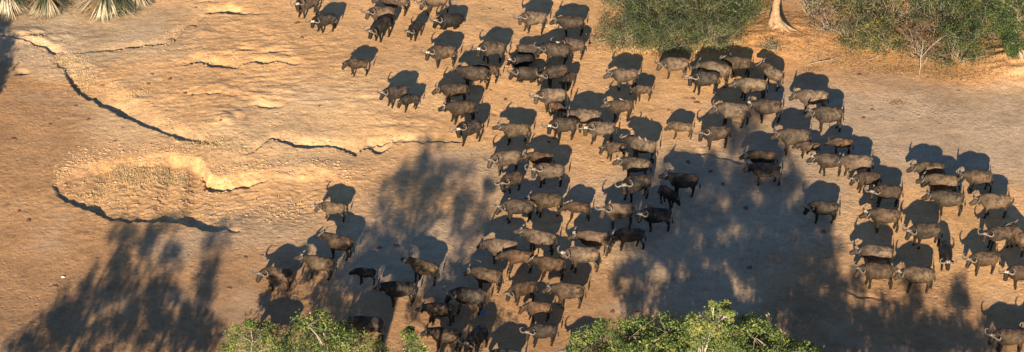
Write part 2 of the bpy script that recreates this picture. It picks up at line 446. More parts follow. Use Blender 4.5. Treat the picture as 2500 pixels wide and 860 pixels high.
def plant_tree(name, base, clumps, leaves, lsize, lmat, bmat, trad, label, cat, group=None, extra_pts=None, twigs=True, sub=10, ltrunk=None, asp=.55):
    """base Vector; clumps list of (centre, (rx,ry,rz)); one trunk, limbs to each clump, leaves round the twig ends"""
    root = empty(name, base)
    B = Vector(base)
    tr = MB(); lm = MB()
    cs = [Vector(c) - B for c, r in clumps]
    top = sum(cs, Vector())/len(cs)
    fork = Vector((top.x*.6, top.y*.6, max(.35*min(c.z for c in cs), .25*top.z)))
    tp = bend((0, 0, -.1), fork, 4, .08)
    tr.tube(tp, [trad*(1.35 - .5*i/4) for i in range(5)], 8)
    up = bend(fork, top, 4, .1)
    tr.tube(up, [trad*(.85 - .5*i/4) for i in range(5)], 7)
    P = []
    for (c, r), cv in zip(clumps, cs):
        st = min(up, key=lambda p: (p-cv).length + 1.2*max(0, p.z-cv.z*.8))
        tl = bend(st, cv, 4, .1)
        lm.tube(tl, [trad*(.42 - .07*i) for i in range(5)], 6)
        p, tips = clump_points(cv, r, leaves, sub)
        P.append(p)
        if twigs:
            for t in tips:
                lm.tube(bend(tl[random.choice((2, 3, 4))], t, 2, .15), [trad*.13, trad*.09, trad*.05], 4, cap=False)
    obj('trunk', tr.mesh('trunk', bmat), root)
    obj('limbs', lm.mesh('limbs', bmat), root)
    P = np.concatenate(P)
    P[:, 2] = np.maximum(P[:, 2], .02)
    obj('crown', leaf_mesh('crown', P, lsize, lmat, asp), root)
    tag(root, label, cat, group)
    return root

exec_order = None
# ================================================================== TREES STANDING SHORT OF THE VIEW (their shadows fall across the herd)
# blobs: where the crown's shade lies on the ground (px,py,rx,ry); the crown itself hangs up the sunbeam at the tree's own depth
SH = Vector((math.sin(SUN_AZ), math.cos(SUN_AZ), 0))
def shade_tree(label, delta, blobs, dens=1.0, depth=1.0):
    Yt = YB - delta
    pts = []; cents = []
    for px, py, rx, ry in blobs:
        g = gnd(px, py)
        ax = rx/42.0; ay = ry/22.5
        n = int(420*ax*ay*dens)
        sub = max(7, int(ax*ay*7))
        th = rng.uniform(0, 2*math.pi, sub); rr = np.sqrt(rng.random(sub))
        q = np.stack([np.cos(th)*rr*ax, np.sin(th)*rr*ay], 1)
        k = rng.integers(0, sub, n)
        cr = .22                                    # a leaf clump is about this wide (m), and as high
        uv = q[k] + np.clip(rng.normal(size=(n, 2)), -1.8, 1.8)*np.array([cr, cr/TAN*.8])
        yo = (rng.normal(size=sub)*depth)[k] + rng.normal(size=n)*.35
        Gx = g.x + uv[:, 0]; Gy = g.y + uv[:, 1]
        t = (Gy - (Yt + yo))/SH.y
        pts.append(np.stack([Gx - t*SH.x, Gy - t*SH.y, t*TAN], 1))
        t0 = (g.y - Yt)/SH.y
        cents.append(Vector((g.x - t0*SH.x, Yt + random.gauss(0, depth*.5), t0*TAN)))
    P = np.concatenate(pts)
    bx = sum(c.x for c in cents)/len(cents)
    base = Vector((bx, Yt, 0))
    root = empty('shade_tree', base)
    tr = MB(); lm = MB()
    top = max(c.z for c in cents); low = min(c.z for c in cents)
    fork = Vector((0, 0, low*.75))
    tr.tube(bend((0, 0, -.2), fork, 4, .05), [.30, .26, .22, .2, .18], 8)
    up = bend(fork, (0, 0, top*.92), 5, .08)
    tr.tube(up, [.17, .15, .12, .09, .06, .04], 7)
    for c in cents:
        cv = c - base
        st = min(up, key=lambda p: (p-cv).length + 1.5*max(0, p.z-cv.z*.9))
        lm.tube(bend(st, cv, 4, .1), [.07, .055, .04, .028, .012], 6)
        for _ in range(6):
            lm.tube(bend(cv, cv + Vector((random.gauss(0, .5), random.gauss(0, .5), random.gauss(0, .3))), 2, .15), [.014, .01, .005], 4, cap=False)
    o_ = len(tr.v); tr.v += lm.v; tr.f += [tuple(i + o_ for i in f_) for f_ in lm.f]
    obj('trunk', tr.mesh('trunk', M_GREYBARK), root)
    obj('crown', leaf_mesh('crown', P - np.array(base), .15, M_FRESH), root)
    tag(root, label, 'tree', 'trees standing just short of the view')
    return root
shade_tree('tall leafy tree before the left bottom corner, shading the bare ground', 16,
    [(330,610,55,45),(400,562,35,25),(255,690,65,50),(180,750,60,50),(330,745,60,60),(110,815,60,40),(250,825,80,40),(140,780,50,40),(300,560,30,26),(60,850,50,25)], 1.5)
shade_tree('leafy tree beside it, its shade right of the left corner tree shade', 16.5,
    [(400,680,35,80),(415,760,50,60),(395,830,60,40),(470,800,40,60)], 1.5)
shade_tree('slim tree casting the narrow streak of shade beside the lower left bush', 16,
    [(530,590,25,35),(505,650,26,45),(500,725,28,50),(505,820,36,50)], 1.3)
shade_tree('high tree shading the ground between the gully and the herd', 14,
    [(1050,352,40,24),(1060,405,60,40),(1130,430,45,34),(1000,435,42,45),(930,485,30,50),(1080,500,80,42),(960,545,50,34),(1150,485,36,36)], 0.75)
shade_tree('dense tree shading the dark calf left of the herd', 11,
    [(900,585,60,34),(965,620,55,40),(860,650,40,46),(930,675,75,46),(820,715,40,50),(900,735,75,46),(795,785,40,46),(860,815,60,40)], 1.5)
shade_tree('tree shading the brown buffaloes above the left bottom bush', 10,
    [(1055,615,30,30),(1140,650,45,50),(1095,705,60,40),(1165,765,40,50),(1060,725,26,50),(1140,825,45,40),(1010,800,12,90),(1220,800,30,30)], 0.9)
shade_tree('high tree shading the black buffaloes at the middle of the herd', 13,
    [(1655,400,45,22),(1725,392,55,24),(1690,450,75,44),(1785,435,60,40),(1630,510,50,50),(1730,520,85,50),(1580,590,50,40),(1665,595,95,50),(1560,545,40,30)], 2.0)
shade_tree('high tree shading the lone dark buffalo in the open patch', 13.5,
    [(1850,490,70,44),(1925,480,60,44),(1995,505,42,50),(1820,560,95,54),(1940,570,90,54),(2015,580,36,50),(1895,372,40,24),(1930,425,40,34),(1850,430,40,30)], 1.9)
shade_tree('broad tree shading the blue grey mud above the right bottom bush', 11,
    [(1760,640,110,44),(1880,645,95,44),(1985,640,42,40),(1700,705,100,46),(1830,715,100,50),(1940,700,50,44)], 2.4)
shade_tree('leafy tree over the right bottom bush, shade mottled brown', 11,
    [(1545,680,50,50),(1600,760,80,46),(1740,790,120,56),(1880,805,100,56),(1955,750,50,46),(1660,830,90,36)], 2.0)
shade_tree('row tree casting tall streaks of shade at the right bottom', 15,
    [(2030,770,45,70),(2030,685,40,36),(2110,750,20,80),(2130,835,80,36),(2228,715,18,50),(2235,800,36,56),(2210,845,80,30),(1985,735,50,45),(2085,800,70,46),(2170,785,45,46),(2000,835,80,40)], 2.0)
shade_tree('slim tree casting the streaked shade nearest the right bottom buffalo', 15,
    [(2340,695,18,40),(2345,780,28,64),(2320,840,60,40),(2420,850,30,20),(2285,810,50,45),(2395,820,30,40)], 1.8)
# the tree off the left edge
def left_tree():
    P = []; cents = []
    Yt = gnd(0, 130).y - 16
    for px, py, rx, ry in ((0,60,26,32),(14,110,22,32),(10,160,20,32),(-4,210,14,30),(-50,100,40,60)):
        g = gnd(px, py); n = int(rx*ry*.55)
        uv = rng.normal(size=(n, 2))*.5; yo = rng.normal(size=n)*.8
        Gx = g.x + uv[:, 0]*rx/37; Gy = g.y + uv[:, 1]*ry/19
        t = (Gy - Yt - yo)/SH.y
        P.append(np.stack([Gx - t*SH.x, Gy - t*SH.y, t*TAN], 1))
        t0 = (g.y-Yt)/SH.y; cents.append(Vector((g.x-t0*SH.x, Yt, t0*TAN)))
    base = Vector((cents[4].x, Yt, 0)); root = empty('shade_tree', base)
    tr = MB(); tr.tube(bend((0, 0, -.2), (0, 0, 6), 5, .05), [.3, .26, .22, .18, .12, .06], 8)
    lm = MB()
    for c in cents: lm.tube(bend((0, 0, c.z*.6), c-base, 4, .1), [.09, .07, .06, .04, .02], 6)
    obj('trunk', tr.mesh('trunk', M_GREYBARK), root); obj('limbs', lm.mesh('limbs', M_GREYBARK), root)
    obj('crown', leaf_mesh('crown', np.concatenate(P)-np.array(base), .24, M_FRESH), root)
    tag(root, 'tree beyond the left edge, shading the strip below the palms', 'tree', 'trees standing just short of the view')
left_tree()

# ================================================================== TREETOPS AT THE LOWER EDGE
def front_tree(label, delta, tops, leaves, trad=.08, lsize=.125, bmat=M_GREYBARK, base_px=None, group='leafy treetops at the lower edge', fill=1.4):
    Yt = YB - delta
    cl = []
    for px, py, r in tops:
        p = on_y(px, py, Yt + random.gauss(0, .5))
        cl.append((p, (r, r*.9, r*.8)))
    bx = (on_y(base_px, 860, Yt).x if base_px else sum(c.x for c, r in cl)/len(cl))
    return plant_tree('leafy_tree', Vector((bx, Yt, 0)), cl, int(leaves*fill), lsize, M_FRESH, bmat, trad, label, 'tree', group, sub=16)
front_tree('bushy green treetop at the bottom edge, leftmost, before the half hidden buffalo', 3.5,
    [(580,815,.55),(615,840,.8),(650,810,.55),(640,875,.9),(580,880,.9),(690,850,.6),(560,850,.4),(610,790,.3)], 420, fill=1.3)
front_tree('green treetop at the bottom edge before the shaded buffalo with hidden legs', 10.5,
    [(740,800,.5),(780,785,.55),(800,830,.85),(750,850,.8),(850,820,.5),(870,860,.8),(785,765,.22),(720,880,.9),(830,800,.4),(815,890,1.)], 420)
front_tree('small bright treetop sprig between the left bottom bushes and the brown buffalo', 10.5,
    [(1000,820,.4),(1010,850,.55),(1035,855,.3),(930,850,.5),(985,880,.6),(940,880,.6),(1000,805,.18)], 330)
front_tree('broad low green treetop at the bottom edge, left of the white stemmed one', 10.5,
    [(1420,835,.55),(1450,810,.45),(1480,800,.5),(1500,840,.8),(1550,810,.5),(1580,830,.7),(1460,870,.9),(1540,880,1.),(1620,850,.6),(1620,885,.8),(1400,855,.4),(1530,795,.35)], 420)
front_tree('green treetop with white forking stems, tallest at the bottom edge', 15,
    [(1740,760,.35),(1770,745,.25),(1715,790,.55),(1690,800,.4),(1745,800,.55),(1780,770,.3),(1790,820,.5),(1700,835,.6),(1760,845,.6),(1690,780,.25),(1730,870,.7),(1740,742,.15)], 300, trad=.052, bmat=M_STEM, base_px=1722, fill=1.9)
front_tree('green treetop right of the white stemmed treetop at the bottom edge', 10.5,
    [(1830,780,.35),(1815,810,.4),(1845,800,.35),(1800,850,.6),(1840,840,.55),(1850,820,.25),(1790,875,.8),(1860,870,.6),(1885,860,.4)], 340, trad=.08)
front_tree('low straggly treetop at the far right of the bottom bushes', 10.5,
    [(1920,835,.35),(1930,855,.45),(1970,850,.35),(1985,862,.4),(1910,880,.6),(1960,885,.6),(1655,855,.35)], 260, trad=.06)

# ================================================================== THICKET ALONG THE TOP RIGHT
def shrub(label, px, py, w, h, mat, leaves, lsize, dead=.3, cat='shrub', group=None, bmat=M_GREYBARK, name='shrub', full=2.8):
    b = foot(px, py)
    root = empty(name, b)
    st = MB(); P = []
    ns = int(10 + w*4.0)
    tips = []
    for i in range(ns):
        a = random.uniform(0, 2*math.pi); q = math.sqrt(random.random())
        x = math.cos(a)*q*w*.5; y = math.sin(a)*q*w*.42
        z = h*(1 - .72*q**2)*random.uniform(.62, 1.05)
        o = Vector((x*.25, y*.25, 0)); t = Vector((x, y, z))
        pts = bend(o, t, 4, .16)
        st.tube(pts, [.032, .027, .021, .015, .006], 5, cap=False)
        tips.append((t, pts))
        for _ in range(4):
            s0 = pts[random.choice((2, 3, 4))]
            e = s0 + Vector((random.gauss(0, .45), random.gauss(0, .45), random.uniform(-.1, .55)))
            e.z = max(e.z, .1)
            st.tube(bend(s0, e, 2, .2), [.011, .008, .004], 4, cap=False)
            tips.append((e, None))
    for t, pts in tips:
        if random.random() < dead: continue
        n = int(full*leaves) // len(tips)
        r = .23 if pts else .18
        p = np.array(t) + rng.normal(size=(n, 3))*np.array([r*1.25, r*1.25, r*.8])
        P.append(p)
        k = max(2, n//5)
        low = np.array(t)*np.array([1, 1, .55]) + rng.normal(size=(k, 3))*np.array([.3, .3, .25])
        P.append(low)
    P = np.concatenate(P); P[:, 2] = np.maximum(P[:, 2], .03 + rng.random(len(P))*.08)
    obj('stems', st.mesh('stems', bmat), root)
    obj('foliage', leaf_mesh('foliage', P, lsize, mat, .5), root)
    tag(root, label, cat, group)
    return root
GT = 'fine leaved green shrubs of the thicket'
MT = 'mixed shrubs and saplings of the thicket'
for a in [
    (1535,98,5.2,1.9,M_OLIVE,3600,.085,.12,'grey green shrub at the left end of the thicket, beside open sand'),
    (1635,112,5.0,1.8,M_OLIVE,3600,.085,.12,'low olive shrub directly above the pale buffalo at the thicket foot'),
    (1735,105,4.6,1.9,M_OLIVE,3200,.085,.25,'olive shrub above the row of buffaloes left of the bare mound'),
    (1590,50,6.0,2.5,M_OLIVE,4200,.09,.15,'rounded olive shrub second row, left part of the thicket'),
    (1710,48,6.0,2.6,M_OLIVE,4200,.09,.28,'twiggy olive shrub with bare grey branches, middle of the green thicket'),
    (1815,52,4.4,2.2,M_DEEP,2800,.09,.25,'darker green shrub just left of the pale tree trunk'),
    (1545,8,5.0,2.2,M_OLIVE,3000,.09,.15,'olive shrub at the top edge, left corner of the thicket'),
    (1660,0,6.5,2.8,M_OLIVE,3800,.09,.2,'olive shrub at the top edge above the twiggy one'),
    (1790,0,6.0,2.8,M_DEEP,3600,.09,.2,'deep green shrub at the top edge left of the tree trunk')]:
    shrub(a[8], a[0], a[1], a[2], a[3], a[4], a[5], a[6], a[7], group=GT)
for a in [
    (1985,45,3.4,2.2,M_AUTUMN,900,.09,.6,M_GREYBARK,'sparse twiggy shrub just right of the pale tree trunk'),
    (2035,88,3.6,1.9,M_RUST,1100,.09,.55,M_GREYBARK,'rusty half bare shrub at the edge of the leaf litter'),
    (2090,108,4.4,2.2,M_AUTUMN,2300,.10,.3,M_GREYBARK,'green shrub with yellow tips, front of the mixed thicket'),
    (2165,122,4.6,2.3,M_AUTUMN,2600,.10,.3,M_GREYBARK,'yellow green shrub behind the white dead sapling'),
    (2255,138,4.6,2.4,M_RUST,2000,.10,.4,M_GREYBARK,'brownish shrub with rusty leaves right of the white dead sapling'),
    (2335,148,4.6,2.4,M_DEEP,3000,.10,.22,M_GREYBARK,'green shrub at the foot of the thicket near its right end'),
    (2070,35,5.0,2.8,M_AUTUMN,2600,.10,.35,M_GREYBARK,'yellowing shrub in the back row right of the trunk'),
    (2170,55,5.4,3.0,M_OLIVE,2800,.10,.4,M_GREYBARK,'tangle of bare grey branches and olive leaves, middle back row'),
    (2290,75,5.4,3.0,M_DEEP,3200,.10,.3,M_GREYBARK,'green shrub in the back row below the rusty crown'),
    (2395,95,4.6,2.8,M_DEEP,3000,.10,.25,M_GREYBARK,'green shrub beside the drooping tree at the right edge'),
    (2390,35,4.6,3.0,M_RUST,2400,.11,.3,M_GREYBARK,'rust coloured leafy crown near the top right corner'),
    (2250,5,6.4,3.2,M_AUTUMN,3200,.10,.35,M_GREYBARK,'yellow green shrub at the top edge left of the rusty crown'),
    (2110,0,5.6,3.0,M_DEEP,2800,.10,.35,M_GREYBARK,'green shrub at the top edge right of the trunk')]:
    shrub(a[9], a[0], a[1], a[2], a[3], a[4], a[5], a[6], a[7], group=MT, bmat=a[8], full=2.2)
# drooping tree at the right edge
b = foot(2492, 168)
plant_tree('drooping_tree', b, [(b+Vector((x, y, z)), (r, r, r*1.15)) for x, y, z, r in
    ((-.6,.2,1.0,.6),(-1.0,.4,1.9,.7),(-1.8,.6,2.7,.8),(-.3,.2,2.9,.9),(.8,.4,2.2,1.),(-1.4,.9,3.7,1.),(.2,.8,4.0,1.1),(1.5,.9,3.4,1.1),(-2.2,1.2,4.4,.9),(-.8,1.3,4.9,1.),(.9,1.4,5.0,1.),(-.5,.1,.55,.4))],
    1500, .12, M_DEEP, M_GREYBARK, .12, 'dense dark green drooping tree at the right edge above the herd', 'tree', sub=14)
# pale forked trunk
b = foot(1903, 82)
root = empty('pale_trunk_tree', b)
tr = MB()
tr.tube([(-.02,0,-.1),(-.12,.02,.35),(-.30,.05,.9),(-.34,.1,1.6),(-.22,.15,2.3),(-.05,.2,3.0),(.05,.3,4.0)], [.42,.31,.26,.245,.23,.21,.18], 12)
tr.tube([(-.5,-.15,-.1),(-.62,-.05,.4),(-.48,.05,1.0),(-.40,.1,1.5)], [.24,.19,.17,.12], 10)
for e, r0 in (((.75,-.9,-.05),.17),((1.25,-.55,-.05),.14),((-.9,-.7,-.05),.16),((.2,-.9,-.05),.13),((-.3,.8,-.05),.14)):
    e = Vector(e); tr.tube([(-.08, 0, .45), e*.3+Vector((0, 0, .2)), e*.65+Vector((0, 0, .07)), e], [.22, r0, r0*.7, r0*.25], 8)
obj('trunk', tr.mesh('trunk', barkmat('cream_bark', (.13, .08, .045), (.34, .24, .145), 5.0)), root)
lm = MB(); P = []
for c in ((-1.6,.8,4.3),(1.2,.5,4.6),(.2,1.6,5.2),(-.6,-.4,5.0),(1.6,1.8,5.4),(-2.0,.2,5.2),(-1.2,.1,3.6),(1.5,.1,3.7)):
    lm.tube(bend((0, .25, 3.4), c, 4, .1), [.14, .11, .08, .06, .03], 7)
    p, tips = clump_points(c, (1.0, 1.0, .75), 420, 12); P.append(p)
    for t in tips: lm.tube(bend(c, t, 2, .1), [.025, .018, .01], 4, cap=False)
obj('limbs', lm.mesh('limbs', M_PALEBARK), root)
obj('crown', leaf_mesh('crown', np.concatenate(P), .12, M_DEEP), root)
tag(root, 'tree with thick pale bare trunk and spreading roots on the orange mound', 'tree')
# dead white sapling and fallen branch
def dead_wood(name, label, px, py, segs, cat, tilt=0.0):
    root = empty(name, foot(px, py)); mb = MB()
    for pts, rads in segs: mb.tube(pts, [q*.42 for q in rads], 6)
    obj('stem', mb.mesh('stem', M_BRANCH), root); tag(root, label, cat)
dead_wood('dead_sapling', 'white leafless sapling standing in front of the thicket', 2244, 183,
    [([(0,0,-.05),(.03,0,.6),(.0,.05,1.2),(.08,.1,1.9),(.05,.1,2.5)],[.06,.05,.042,.03,.012]),
     ([(.02,0,.55),(.3,-.05,.95),(.45,0,1.3)],[.035,.025,.01]),([(.0,.05,1.2),(.5,.1,1.9),(1.1,.2,2.5),(1.6,.3,2.8)],[.04,.032,.024,.01]),
     ([(.05,.08,1.6),(-.25,.1,2.1),(-.3,.1,2.5)],[.028,.02,.008])], 'dead tree')
dead_wood('fallen_branch', 'dry fallen branch lying below the leaf litter', 2010, 158,
    [([(-1.,-.2,.06),(-.3,0,.12),(.5,.25,.14),(1.1,.5,.2)],[.03,.04,.035,.015]),([(.1,.1,.12),(.5,-.1,.25),(.9,-.1,.3)],[.025,.018,.008]),([(-.3,0,.1),(-.6,.3,.2)],[.02,.008]),([(.5,.25,.14),(.7,.7,.3)],[.02,.008])], 'branch')
dead_wood('fallen_branch', 'dry forked branch lying beside the rusty shrub', 2120, 150,
    [([(-.7,.1,.06),(0,0,.1),(.6,.2,.2),(1.,.6,.5)],[.02,.03,.025,.01]),([(0,0,.1),(.2,-.4,.08),(.5,-.5,.06)],[.02,.015,.006])], 'branch')
shrub('tiny green seedling on the orange mound right of the horned shadow', 1886, 133, .7, .55, M_DEEP, 160, .09, .05, cat='plant', name='seedling')

# leaf litter under the thicket, dry grass in the old channel
def scatter(blobs, n):
    k = rng.choice(len(blobs), n, p=np.array([b[4] for b in blobs])/sum(b[4] for b in blobs))
    q = rng.normal(size=(n, 2))*.55
    px = np.array([blobs[i][0] for i in k]) + q[:, 0]*np.array([blobs[i][2] for i in k])
    py = np.array([blobs[i][1] for i in k]) + q[:, 1]*np.array([blobs[i][3] for i in k])
    G = gnd_np(np.stack([px, py], 1))
    return np.array([(x, y, gz(x, y)) for x, y in G])
P = scatter([(1640,125,140,12,2),(1780,112,60,20,1.2),(1870,70,60,40,2),(1960,100,60,40,2.5),(2060,145,90,20,3),(2200,170,110,14,3),(2330,185,90,14,2),(2440,180,60,20,1.5),(2010,80,50,40,2),(2190,252,22,6,.5),(1980,172,30,8,.6)], 6500)
P[:, 2] += .02
Vq, Fq = leaf_quads(P, .13, .6)
ctr = np.repeat(P, 4, 0); Vq[:, 2] = ctr[:, 2] + np.abs(Vq[:, 2]-ctr[:, 2])*.45
tag(obj('leaf_litter', mesh_np('leaf_litter', Vq, Fq, M_LITTER, tint=np.clip(rng.normal(.55, .28, len(P)), 0, 1))), 'dry orange and straw leaf litter strewn below the thicket', 'leaf litter', kind='stuff')
def grass(label, blobs, n, hh):
    B = scatter(blobs, n); V = []; T = []
    for x, y, z in B:
        for _ in range(7):
            a = random.uniform(0, 6.28); l = hh*random.uniform(.5, 1.2); o = random.uniform(.3, .9)*l
            bx, by = x+random.gauss(0, .05), y+random.gauss(0, .05)
            tx, ty, tz = bx+math.cos(a)*o, by+math.sin(a)*o, z+l
            w = .013; ca, sa = -math.sin(a)*w, math.cos(a)*w
            mx_, my_, mz_ = bx+(tx-bx)*.4, by+(ty-by)*.4, z+l*.62
            V += [(bx-ca, by-sa, z-.02), (bx+ca, by+sa, z-.02), (mx_+ca, my_+sa, mz_), (mx_-ca, my_-sa, mz_), (mx_-ca, my_-sa, mz_), (mx_+ca, my_+sa, mz_), (tx+ca*.3, ty+sa*.3, tz), (tx-ca*.3, ty-sa*.3, tz)]
            T += [random.random()]*2
    F = np.arange(len(V)).reshape(-1, 4)
    tag(obj('dry_grass', mesh_np('dry_grass', V, F, M_GRASS, tint=T)), label, 'grass', kind='stuff')
grass('straw coloured grass tufts on the floor of the oval basin', [(340,415,80,18,3),(420,430,50,16,1.4),(300,440,60,15,1.2),(250,470,80,20,.5),(700,500,90,25,.3)], 620, .09)
grass('dry grass tufts along the winding gully left of the herd', [(510,352,50,12,2),(200,185,40,35,1.4),(160,150,40,16,.8),(330,235,40,16,.6),(600,372,40,8,.4)], 380, .08)
grass('dry grass fringe under the green shrubs', [(1620,122,110,8,2),(1760,115,50,12,1),(1700,95,80,15,.5)], 420, .2)

# earth clods fallen along the banks
def clods(label, lines, n, spread):
    segs = [(Vector((a[0], a[1])), Vector((b[0], b[1]))) for L in lines for a, b in zip(L, L[1:])]
    V = []; F = []
    for i in range(n):
        a, b = random.choice(segs); p = a.lerp(b, random.random())
        g = gnd(p.x + random.gauss(0, 3), p.y + random.gauss(0, spread) - spread*.3)
        z = gz(g.x, g.y); r = abs(random.gauss(0, .034)) + .016; o = len(V)
        for d in ((1,0,0),(0,1,0),(-1,0,0),(0,-1,0),(.1,.1,.8),(0,0,-.5)):
            V.append((g.x + (d[0]+random.gauss(0, .2))*r*1.3, g.y + (d[1]+random.gauss(0, .2))*r, z + .15*r + (d[2]+random.gauss(0, .15))*r*.7))
        F += [(o+a_, o+b_, o+4) for a_, b_ in ((0,1),(1,2),(2,3),(3,0))] + [(o+b_, o+a_, o+5) for a_, b_ in ((0,1),(1,2),(2,3),(3,0))]
    tag(obj('earth_clods', mesh_np('earth_clods', V, F, M_CLOD)), label, 'clods', kind='stuff')
M_CLOD, nt, bs = newmat('clod_earth'); g_ = node(nt, 'ShaderNodeNewGeometry'); n = noise(nt, g_.outputs['Position'], 3, 4)
r = ramp(nt, n.outputs[0], [(.3, (.30, .185, .095)), (.7, (.50, .34, .19))]); nt.links.new(r.outputs[0], bs.inputs['Base Color']); bs.inputs['Roughness'].default_value = .95
clods('crumbled earth clods along the rim and floor of the oval basin', [[(135,440),(180,404),(240,388),(300,378),(400,374),(480,378)],[(500,432),(560,424),(640,416),(720,410),(790,414),(860,440)],[(150,470),(300,500),(500,520),(700,520),(840,490)],[(200,440),(400,470),(560,480)]], 3000, 14)
clods('crumbled earth clods along the winding gully below the palms', [[(40,92),(110,110),(200,160),(300,230),(430,310),(560,350)],[(655,340),(760,352),(870,366),(1000,340)],[(250,122),(400,104),(440,72)],[(470,150),(580,162),(720,156)],[(495,395),(500,440)]], 1500, 10)

# ================================================================== PALMS AT THE TOP LEFT
def palm(label, px, py, w, ndry, ngreen, seed):
    r = random.Random(seed)
    b = foot(px, py); root = empty('fan_palm', b)
    tk = MB(); tk.tube([(0, 0, -.1), (.02, .05, .5), (0, .1, 1.1)], [.3, .26, .22], 9)
    obj('trunk', tk.mesh('trunk', M_GREYBARK), root)
    def fronds(n, lo, hi, z0, z1, mat, name, width):
        V = []; T = []
        for i in range(n):
            a = r.uniform(0, 2*math.pi); L = r.uniform(.75, 1.15)*w*.5; el = r.uniform(lo, hi)
            c = Vector((math.cos(a)*.18, .1+math.sin(a)*.18, r.uniform(z0, z1)))
            tn = r.random()
            for k in range(9):                 # the fingers of one fan
                aa = a + (k-4)*.085 + r.gauss(0, .03); e = el + r.gauss(0, .12)
                d = Vector((math.cos(aa)*math.cos(e), math.sin(aa)*math.cos(e), math.sin(e)))
                s = Vector((-math.sin(aa), math.cos(aa), 0))*width
                pts = []
                for q in range(5):
                    t = q/4
                    p = c + d*L*t + Vector((0, 0, -1))*(t**2.2)*L*.55
                    p.z = max(p.z, .03 + r.random()*.05); pts.append(p)
                for q in range(4):
                    w0 = (.6+.8*(q/4))*(1 if q < 3 else .9); w1 = .15 if q == 3 else (.6+.8*((q+1)/4))
                    V += [pts[q]-s*w0, pts[q]+s*w0, pts[q+1]+s*w1, pts[q+1]-s*w1]; T.append(min(1, max(0, tn+r.gauss(0, .18))))
        obj(name, mesh_np(name, np.array([tuple(v) for v in V]), np.arange(len(V)).reshape(-1, 4), mat, tint=T), root)
    fronds(ndry, -.75, .25, .5, 1.2, M_STRAW, 'dead_fronds', .026)
    fronds(ngreen, .05, 1.1, 1.0, 1.4, M_PALM, 'green_fronds', .028)
    tag(root, label, 'palm', 'low fan palms at the top left corner')
palm('low fan palm in shade at the top left corner', 18, 22, 3.4, 34, 12, 1)
palm('low fan palm with straw skirt between two other palms', 118, 22, 3.4, 40, 14, 2)
palm('widest fan palm, greener, rightmost of the clump at the top left', 262, 18, 4.6, 36, 36, 3)
palm('small dry palm tuft at the right end of the palm clump', 335, 6, 2.4, 30, 3, 4)

# ================================================================== SMALL THINGS ON THE GROUND
dm, nt, bs = newmat('dung'); tc = node(nt, 'ShaderNodeTexCoord'); n = noise(nt, tc.outputs['Object'], 9, 4)
r = ramp(nt, n.outputs[0], [(.3, (.09, .05, .028)), (.7, (.19, .10, .055))]); nt.links.new(r.outputs[0], bs.inputs['Base Color']); bs.inputs['Roughness'].default_value = .9
dmes = []
for v in range(3):
    mb = MB(); rings = []
    for i, (q, z) in enumerate(((1, -.03), (.97, .02), (.7, .06), (.35, .07), (.05, .05))):
        rings.append([Vector((q*(.24+.05*math.sin(3*t+v)+.03*math.sin(5*t+2*v))*math.cos(t), q*(.17+.03*math.sin(2*t+v*2))*math.sin(t), z+.008*math.sin(4*t+i))) for t in [2*math.pi*k/14 for k in range(14)]])
    mb.ringmesh(rings); dmes.append(mb.mesh('dung_pat', dm))
for i, (px, py, s, where) in enumerate([(32,341,1.2,0),(215,292,.9,0),(122,303,.8,0),(47,518,1.,0),(70,541,1.2,0),(185,258,.8,0),(300,312,.6,0),(280,345,.8,0),
    (362,205,.9,1),(415,195,1.,1),(372,182,.8,1),(452,228,1.,1),(470,234,.9,1),(250,205,.8,1),(212,165,.8,1),(478,18,.7,1),(540,300,.8,1),
    (1440,105,.9,2),(1198,222,.6,2),(1234,244,1.,2),(1692,242,1.,2),(1702,252,1.1,2),(1632,270,.7,2),(1340,346,.8,2),(1195,22,.6,2),(1228,25,.6,2),(780,263,.6,2),(725,58,1.3,2),(738,94,.8,2),
    (2098,183,1.1,3),(2108,288,.9,3),(2340,222,.6,3),(2265,190,.7,3),(2130,268,.8,3),
    (925,605,1.6,4),(968,600,1.5,4),(1820,510,1.5,4),(1680,395,1.3,4),(1735,418,1.,4),(2010,568,1.2,4),(1765,450,1.,4),(1830,655,1.2,4),(1555,762,1.2,4),(1495,762,1.3,4),(1275,750,.7,4),(600,630,.9,5),(560,705,.9,5),(640,625,.7,5),(135,700,1.1,5),(580,570,.7,5)]):
    lab = ['reddish brown dung pat on the bare ground left of the gully', 'dung pat on the rilled sand between palms and herd', 'dark dung pat on sunlit sand among the herd',
           'dung pat on the grey crust below the right thicket', 'dark dung pat on ground shaded by trees', 'dung pat on brown earth near the lower left shade'][where]
    o = obj('dung_pat', dmes[i % 3]); o.location = foot(px, py); o.rotation_euler = (0, 0, random.uniform(0, 6)); s = min(s, 1.15); o.scale = (s*.8, s*.8, s*.6)
    tag(o, lab, 'dung', 'dung pats: ' + ['left plain', 'rilled sand', 'among herd', 'grey crust', 'tree shade', 'brown earth'][where])
wm, nt, bs = newmat('bleached_stone'); tc = node(nt, 'ShaderNodeTexCoord'); n = noise(nt, tc.outputs['Object'], 12, 3)
r = ramp(nt, n.outputs[0], [(.3, (.5, .47, .42)), (.7, (.75, .72, .66))]); nt.links.new(r.outputs[0], bs.inputs['Base Color'])
mb = MB(); mb.ellipsoid((0, 0, .04), .11, .06, .05, n=9, m=6)
for i, v in enumerate(mb.v): mb.v[i] = v + Vector((math.sin(i*2.1), math.cos(i*3.3), math.sin(i*1.3)))*.012
o = obj('white_stone', mb.mesh('white_stone', wm)); o.location = foot(154, 679); tag(o, 'small bleached white stone at the edge of the lower left shade', 'stone')

